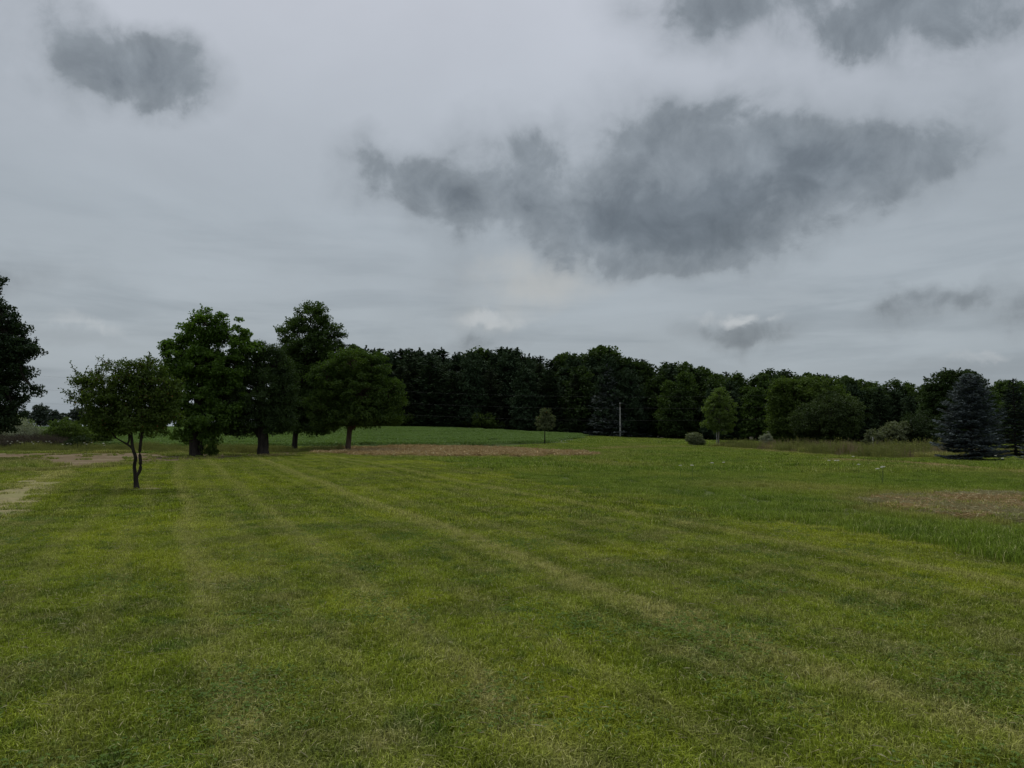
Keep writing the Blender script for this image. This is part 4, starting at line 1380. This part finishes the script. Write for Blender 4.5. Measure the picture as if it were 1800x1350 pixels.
make('leafy_tree', 'tall leafy tree at the field edge overlapping a dark bush', 'tree', 1392, 75, 7,
     [([(1392, 792), (1392, 770), (1395, 730), (1396, 680)], [5, 4, 3, 1.2]), ([(1400, 792), (1412, 760), (1432, 710)], [4, 3, 1.2])],
     [(1378, 682, 24, 22), (1400, 700, 34, 32), (1366, 712, 18, 28), (1436, 684, 34, 24), (1430, 720, 46, 36), (1385, 745, 34, 30), (1362, 750, 16, 26, .8), (1372, 772, 20, 16, .8),
      (1470, 700, 22, 22), (1430, 755, 50, 26), (1410, 775, 40, 14)],
     M_BUSH, M_BARK, leaf=(0.22, 0.15), clump_r=0.5, dens=1.25, n_per=40, shoots=50, shoot_len=0.55)
make('young_tree', 'young bright green tree with a staked slim trunk before the wood', 'tree', 1263, 75, 8,
     [([(1263, 787), (1263, 770), (1264, 740), (1264, 690)], [1.6, 1.3, 1.1, .6])],
     [(1264, 700, 18, 18), (1252, 718, 18, 20), (1276, 718, 18, 22), (1262, 735, 26, 18), (1244, 744, 12, 8, .8), (1280, 742, 14, 12, .8), (1268, 756, 16, 7, .6)],
     M_YOUNG, M_BARK_PALE, leaf=(0.16, 0.10), clump_r=0.30, dens=1.0, n_per=30, shoots=46, shoot_len=0.4)
make('sapling_tree', 'small greyish sapling on a thin stem at the crop field edge', 'tree', 957.5, 73, 9,
     [([(957.5, 783), (957.5, 770), (958, 745), (958, 725)], [1.1, .9, .8, .4])],
     [(959, 727, 8, 10), (953, 738, 11, 10), (967, 739, 10, 10), (958, 749, 17, 8, .9)],
     M_SAPL, M_BARK, leaf=(0.14, 0.08), clump_r=0.22, dens=1.0, n_per=26, shoots=26, shoot_len=0.28)
make('spreading_tree', 'wide dark broadleaf tree rising above the blue spruce', 'tree', 1680, 92, 10,
     [([(1680, 792), (1680, 760), (1682, 720), (1682, 680)], [5, 4, 3, 1.2])],
     [(1648, 676, 22, 18), (1675, 662, 24, 14), (1702, 664, 22, 14), (1722, 682, 14, 18), (1690, 690, 44, 26), (1640, 700, 22, 22), (1670, 720, 48, 30), (1712, 715, 24, 30), (1650, 745, 36, 30), (1700, 760, 36, 30)],
     M_WOOD2, M_BARK, leaf=(0.28, 0.19), clump_r=0.6, dens=1.2, n_per=38, shoots=50, shoot_len=0.6)

# spruces at the edge of the meadow
b = base_at(1706, 43.5)
b[2] -= .05
H = W(1706, 656, 43.5)[2] - b[2]
plant_tree('blue_spruce', 'broad blue spruce with tiered branches at the meadow edge', 'tree', tuple(b),
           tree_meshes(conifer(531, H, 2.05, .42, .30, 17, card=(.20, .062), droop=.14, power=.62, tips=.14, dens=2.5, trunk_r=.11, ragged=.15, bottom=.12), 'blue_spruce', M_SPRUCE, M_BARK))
b = base_at(1784, 62)
H = W(1784, 666, 62)[2] - b[2]
plant_tree('dark_spruce', 'dark pointed spruce standing behind the broad blue spruce', 'tree', tuple(b),
           tree_meshes(conifer(532, H, 2.1, .3, .32, 12, card=(.30, .09), droop=.22, power=.8, dens=1.2, trunk_r=.12, ragged=.15), 'dark_spruce', M_SPRUCE_D, M_BARK))
b = base_at(1818, 47)
H = W(1818, 735, 47)[2] - b[2]
plant_tree('dark_spruce', 'low blue-grey spruce cut off at the frame edge', 'tree', tuple(b),
           tree_meshes(conifer(533, H, 1.0, .1, .24, 12, card=(.22, .06), droop=.22, power=.7, dens=1.3, trunk_r=.07, ragged=.15), 'low_spruce', M_SPRUCE, M_BARK))

# far trees beyond the fields
V_FAR = [tree_meshes(broadleaf(541 + i, [([(0, 0, 0), (0, 0, 6), (0, 0, 11)], [.3, .25, .1])],
                              [(0, 0, 11, 4.0, 4.0, 2.6), (-2.5, 0, 8.5, 3.6, 3.4, 2.6), (2.6, 0, 8.0, 3.4, 3.4, 2.6), (0, 2, 6, 4.6, 4.4, 3), (1, -1, 3.5, 4.2, 4, 2.4)],
                              leaf=(.8, .55), clump_r=1.2, dens=1.0, n_per=22, shoots=10, shoot_len=1.0), 'far_tree', M_FAR, M_BARK) for i in range(3)]
for i, (p, d, top, nm) in enumerate(((20, 380, 722, 'dark distant tree behind the silvery bush'), (42, 380, 722, 'middle one of the distant trees beyond the silvery bush'),
                                     (70, 360, 711, 'tallest round-headed distant tree between shade tree and crabapple'),
                                     (92, 400, 720, 'slim distant tree in the gap of sky'), (112, 430, 726, 'low distant tree above the green bush'), (135, 400, 717, 'distant tree behind the crabapple crown edge'),
                                     (160, 390, 716, 'distant tree mostly hidden by the crabapple'), (190, 400, 714, 'distant tree seen through the crabapple leaves'))):
    b = base_at(p, d)
    H = W(p, top, d)[2] - b[2]
    plant_tree('distant_tree', nm, 'tree', tuple(b), V_FAR[i % 3], 'distant trees beyond the fields', i * 1.3, H / 13.4)


# ------------------------------------------------------------------ utility poles and wires
def simple_mat(name, c, rough=0.8, metal=0.0):
    m, N, out = new_mat(name)
    p = N.n('ShaderNodeBsdfPrincipled')
    g = N.n('ShaderNodeTexCoord')
    nz = N.noise(g.outputs['Object'], 6.0, 4.0)
    col = N.mix(nz, tuple(v * .8 for v in c), tuple(min(1, v * 1.2) for v in c))
    N.link(col, p.inputs['Base Color'])
    p.inputs['Roughness'].default_value = rough
    p.inputs['Metallic'].default_value = metal
    N.link(p.outputs[0], out.inputs[0])
    return m


M_POLE = simple_mat('weathered_pole', (0.36, 0.35, 0.32))
M_POLE_D = simple_mat('tarred_pole', (0.10, 0.085, 0.07))
M_WIRE = simple_mat('wire', (0.10, 0.10, 0.10), .7)
M_GLASSY = simple_mat('insulator', (0.35, 0.36, 0.36), .3)


def box_mesh(name, sx, sy, sz, mat):
    v = np.array([(x_, y_, z_) for z_ in (-.5, .5) for y_ in (-.5, .5) for x_ in (-.5, .5)]) * (sx, sy, sz)
    q = np.array([(0, 2, 3, 1), (4, 5, 7, 6), (0, 1, 5, 4), (2, 6, 7, 3), (0, 4, 6, 2), (1, 3, 7, 5)])
    return mesh_np(name, v, q, mat=mat)


def pole(name, label, px, d, top, mat, r=.13, arm=True):
    b = base_at(px, d)
    b[2] -= .1
    H = W(px, top, d)[2] - b[2]
    t = thing(name, label, 'utility pole', tuple(b), 'poles of the power line' if arm else None)
    T = Tubes()
    T.add([(0, 0, 0), (0, 0, H * .5), (0, 0, H)], [r, r * .88, r * .74], 10)
    T.add([(0, 0, H), (0, 0, H + .03)], [r * .74, .001], 10)
    link_obj('shaft', T.mesh('shaft', mat), t)
    ends = []
    if arm:
        a = link_obj('crossarm', box_mesh('crossarm', 2.2, .1, .12, M_POLE_D), t, (0, -.13, H - .5))
        for q in (-.95, 0, .95):
            I = Tubes()
            I.add([(0, 0, 0), (0, 0, .1), (0, 0, .11), (0, 0, .2)], [.03, .03, .06, .04], 8)
            link_obj('insulator', I.mesh('insulator', M_GLASSY), t, (q, -.13, H - .44))
            ends.append(b + np.array((q, -.13, H - .24)))
    else:
        T = Tubes()
        T.add([(0, -.14, H - .75), (0, -.14, H - .15)], [.12, .12], 10)
        T.add([(0, -.14, H - .15), (0, -.14, H - .14)], [.12, .001], 10)
        link_obj('cable_head', T.mesh('cable_head', M_POLE_D), t)
        ends.append(b + np.array((0, -.1, H - .1)))
    return ends


e_drop = pole('utility_pole', 'pale weathered utility pole standing before the grey spruces', 1090, 141, 708, M_POLE, .16, False)
eA = pole('utility_pole', 'dark power line pole standing past the big shade tree', -190, 92, 632, M_POLE_D)
eB = pole('utility_pole', 'dark power line pole hidden behind the dense round tree', 452, 118, 668, M_POLE_D)
eC = pole('utility_pole', 'dark power line pole hidden in the leafy field tree', 1420, 122, 690, M_POLE_D)
heights = ('highest', 'middle', 'lowest')
for i in range(3):
    T = Tubes()
    low = np.array((0, 0, -i * 1.9))
    for a_, b_, sag in ((eA[i] + low, eB[i] + low, .9), (eB[i] + low, eC[i] + low, 1.3)):
        tt = np.linspace(0, 1, 40)[:, None]
        p = a_ + (b_ - a_) * tt
        p[:, 2] -= sag * 4 * (tt * (1 - tt))[:, 0]
        T.add(p, .005, 4)
    o = link_obj('power_wire', T.mesh('power_wire', M_WIRE), None, label=f'{heights[i]} of three thin power wires crossing before the wood', category='wire', group='power wires before the wood')
T = Tubes()
tt = np.linspace(0, 1, 30)[:, None]
a_, b_ = e_drop[0], W(1262, 722, 150)
p = a_ + (b_ - a_) * tt
p[:, 2] -= .5 * 4 * (tt * (1 - tt))[:, 0]
T.add(p, .022, 4)
link_obj('drop_wire', T.mesh('drop_wire', M_WIRE), None, label='single thin wire running from the pale pole into the wood', category='wire')


# ------------------------------------------------------------------ small things
# stake beside the young tree
b = base_at(1259.5, 75)
T = Tubes(); T.add([(0, 0, -.1), (0, 0, .9), (.02, 0, 1.9)], [.035, .035, .03], 6)
link_obj('tree_stake', T.mesh('tree_stake', M_POLE), None, tuple(b), label='thin pale stake beside the young bright green tree', category='stake')
b = base_at(1533.5, 66)
T = Tubes(); T.add([(0, 0, -.1), (0, 0, .6), (0, 0, 1.35)], [.05, .05, .045], 8); T.add([(0, 0, 1.35), (0, 0, 1.38)], [.045, .002], 8)
link_obj('marker_post', T.mesh('marker_post', M_POLE), None, tuple(b), label='short pale post poking above the tall weeds', category='post')

# pale stones in the weeds
M_STONE = simple_mat('stone', (0.30, 0.30, 0.29), .9)
def rock_mesh(seed, r_):
    q = np.random.default_rng(seed)
    n = 9
    th = np.linspace(0, 2 * math.pi, n, endpoint=False)
    V = [(0, 0, -r_ * .4)]
    for k, (zz, rr) in enumerate(((-.3, .85), (.15, 1.0), (.5, .62))):
        for t in th:
            s = rr * r_ * q.uniform(.72, 1.2)
            V.append((math.cos(t) * s, math.sin(t) * s * .8, zz * r_ * q.uniform(.8, 1.2)))
    V.append((0, 0, r_ * .7))
    F = []
    for j in range(n):
        j2 = (j + 1) % n
        F.append((0, 1 + j2, 1 + j))
        for k in range(2):
            a0, a1 = 1 + k * n + j, 1 + k * n + j2
            F += [(a0, a1, a1 + n), (a0, a1 + n, a0 + n)]
        F.append((1 + 2 * n + j, 1 + 2 * n + j2, 1 + 3 * n))
    return mesh_np('stone', np.array(V), np.array(F), mat=M_STONE)
for i, (p, q_, r_, nm) in enumerate(((1458, 57.5, .20, 'flat pale stone at the near end of the stone row in the weeds'), (1470, 57.3, .26, 'pale stone beside the largest stone in the weeds'),
                                     (1479, 57.0, .30, 'rounded pale stone in the middle of the stone row'), (1488, 57.4, .38, 'largest pale stone below the dark rounded bush'),
                                     (1494, 57.0, .28, 'pale stone leaning at the end of the stone row'), (1474, 58.0, .3, 'pale stone half hidden behind the stone row'),
                                     (1436, 58.5, .18, 'lone small pale stone in the weeds under the dark bush'))):
    b = base_at(p, q_)
    o = link_obj('stone', rock_mesh(700 + i, r_), None, (b[0], b[1], b[2] + r_ * .3 + (.12 if i == 3 else 0)), label=nm, category='stone', group='pale stones in the weeds')
    o.rotation_euler = (0, 0, i * 1.1)

# white umbel flowers in the meadow
M_UMBEL = simple_mat('umbel_white', (0.72, 0.72, 0.64), .9)
M_STEM = simple_mat('umbel_stem', (0.07, 0.10, 0.03), .9)
def umbel(px, py, label, seed, hh=.55, heads=1, group='white wildflowers in the meadow'):
    x_, y_ = G(px, py + 6)
    q = np.random.default_rng(seed)
    t = thing('white_wildflower', label, 'wildflower', (x_, y_, float(terrain(x_, y_))), group, q.uniform(0, 6))
    T = Tubes()
    for k in range(heads):
        ox, oy = (q.normal(0, .16), q.normal(0, .16)) if heads > 1 else (0, 0)
        h2 = hh * q.uniform(.8, 1.1)
        T.add([(0, 0, 0), (ox * .4, oy * .4, h2 * .55), (ox, oy, h2)], [.006, .005, .004], 5)
        n = 60
        a = q.uniform(0, 6.28, n); rr = .055 * np.sqrt(q.random(n))
        c = np.stack([ox + np.cos(a) * rr, oy + np.sin(a) * rr, h2 + .015 - rr * .15 + q.normal(0, .006, n)], 1)
        v, f = leaf_cards(c, unit(q.normal(0, 1, (n, 3)) * (1, 1, .2)), unit(q.normal(0, .3, (n, 3)) + (0, 0, 1)), .026, .022)
        link_obj('flower_head', mesh_np('flower_head', v, f, mat=M_UMBEL), t)
    link_obj('stem', T.mesh('stem', M_STEM), t)
for i, (px, py, nm, hd) in enumerate(((1460, 822, 'white flower pair in the meadow below the stones', 2), (1474, 824, 'single pale flower just beside the white flower pair', 1), (1510, 835, 'lone bright white flower in the meadow below the pale bushes', 1),
                                      (1552, 846, 'tall three-headed white wildflower above the brown patch', 3), (1500, 818, 'faint white flower at the far side of the meadow flowers', 1),
                                      (1273, 829, 'flat white flower in the meadow below the young tree', 2), (1196, 835, 'small white flower in mid meadow', 1), (1217, 843, 'tiny white flower nearer than the others in mid meadow', 1),
                                      (990, 780, 'pale flower cluster near the small sapling', 3), (1757, 817, 'white flowering weed beside the blue spruce', 2))):
    umbel(px, py, nm, 800 + i, .5, hd)

for i, (px, py, nm) in enumerate(((14, 788, 'below the silvery bush at the frame edge'), (34, 787, 'below the middle of the silvery bush'), (60, 789, 'below the dead brush'),
                                  (88, 788, 'between dead brush and green bush'), (118, 790, 'below the rounded green bush'), (152, 791, 'beside the low dark bush'), (186, 792, 'under the crabapple crown'))):
    umbel(px, py, 'small pale verge flower ' + nm, 820 + i, .7, 3, 'pale flowers on the verge')
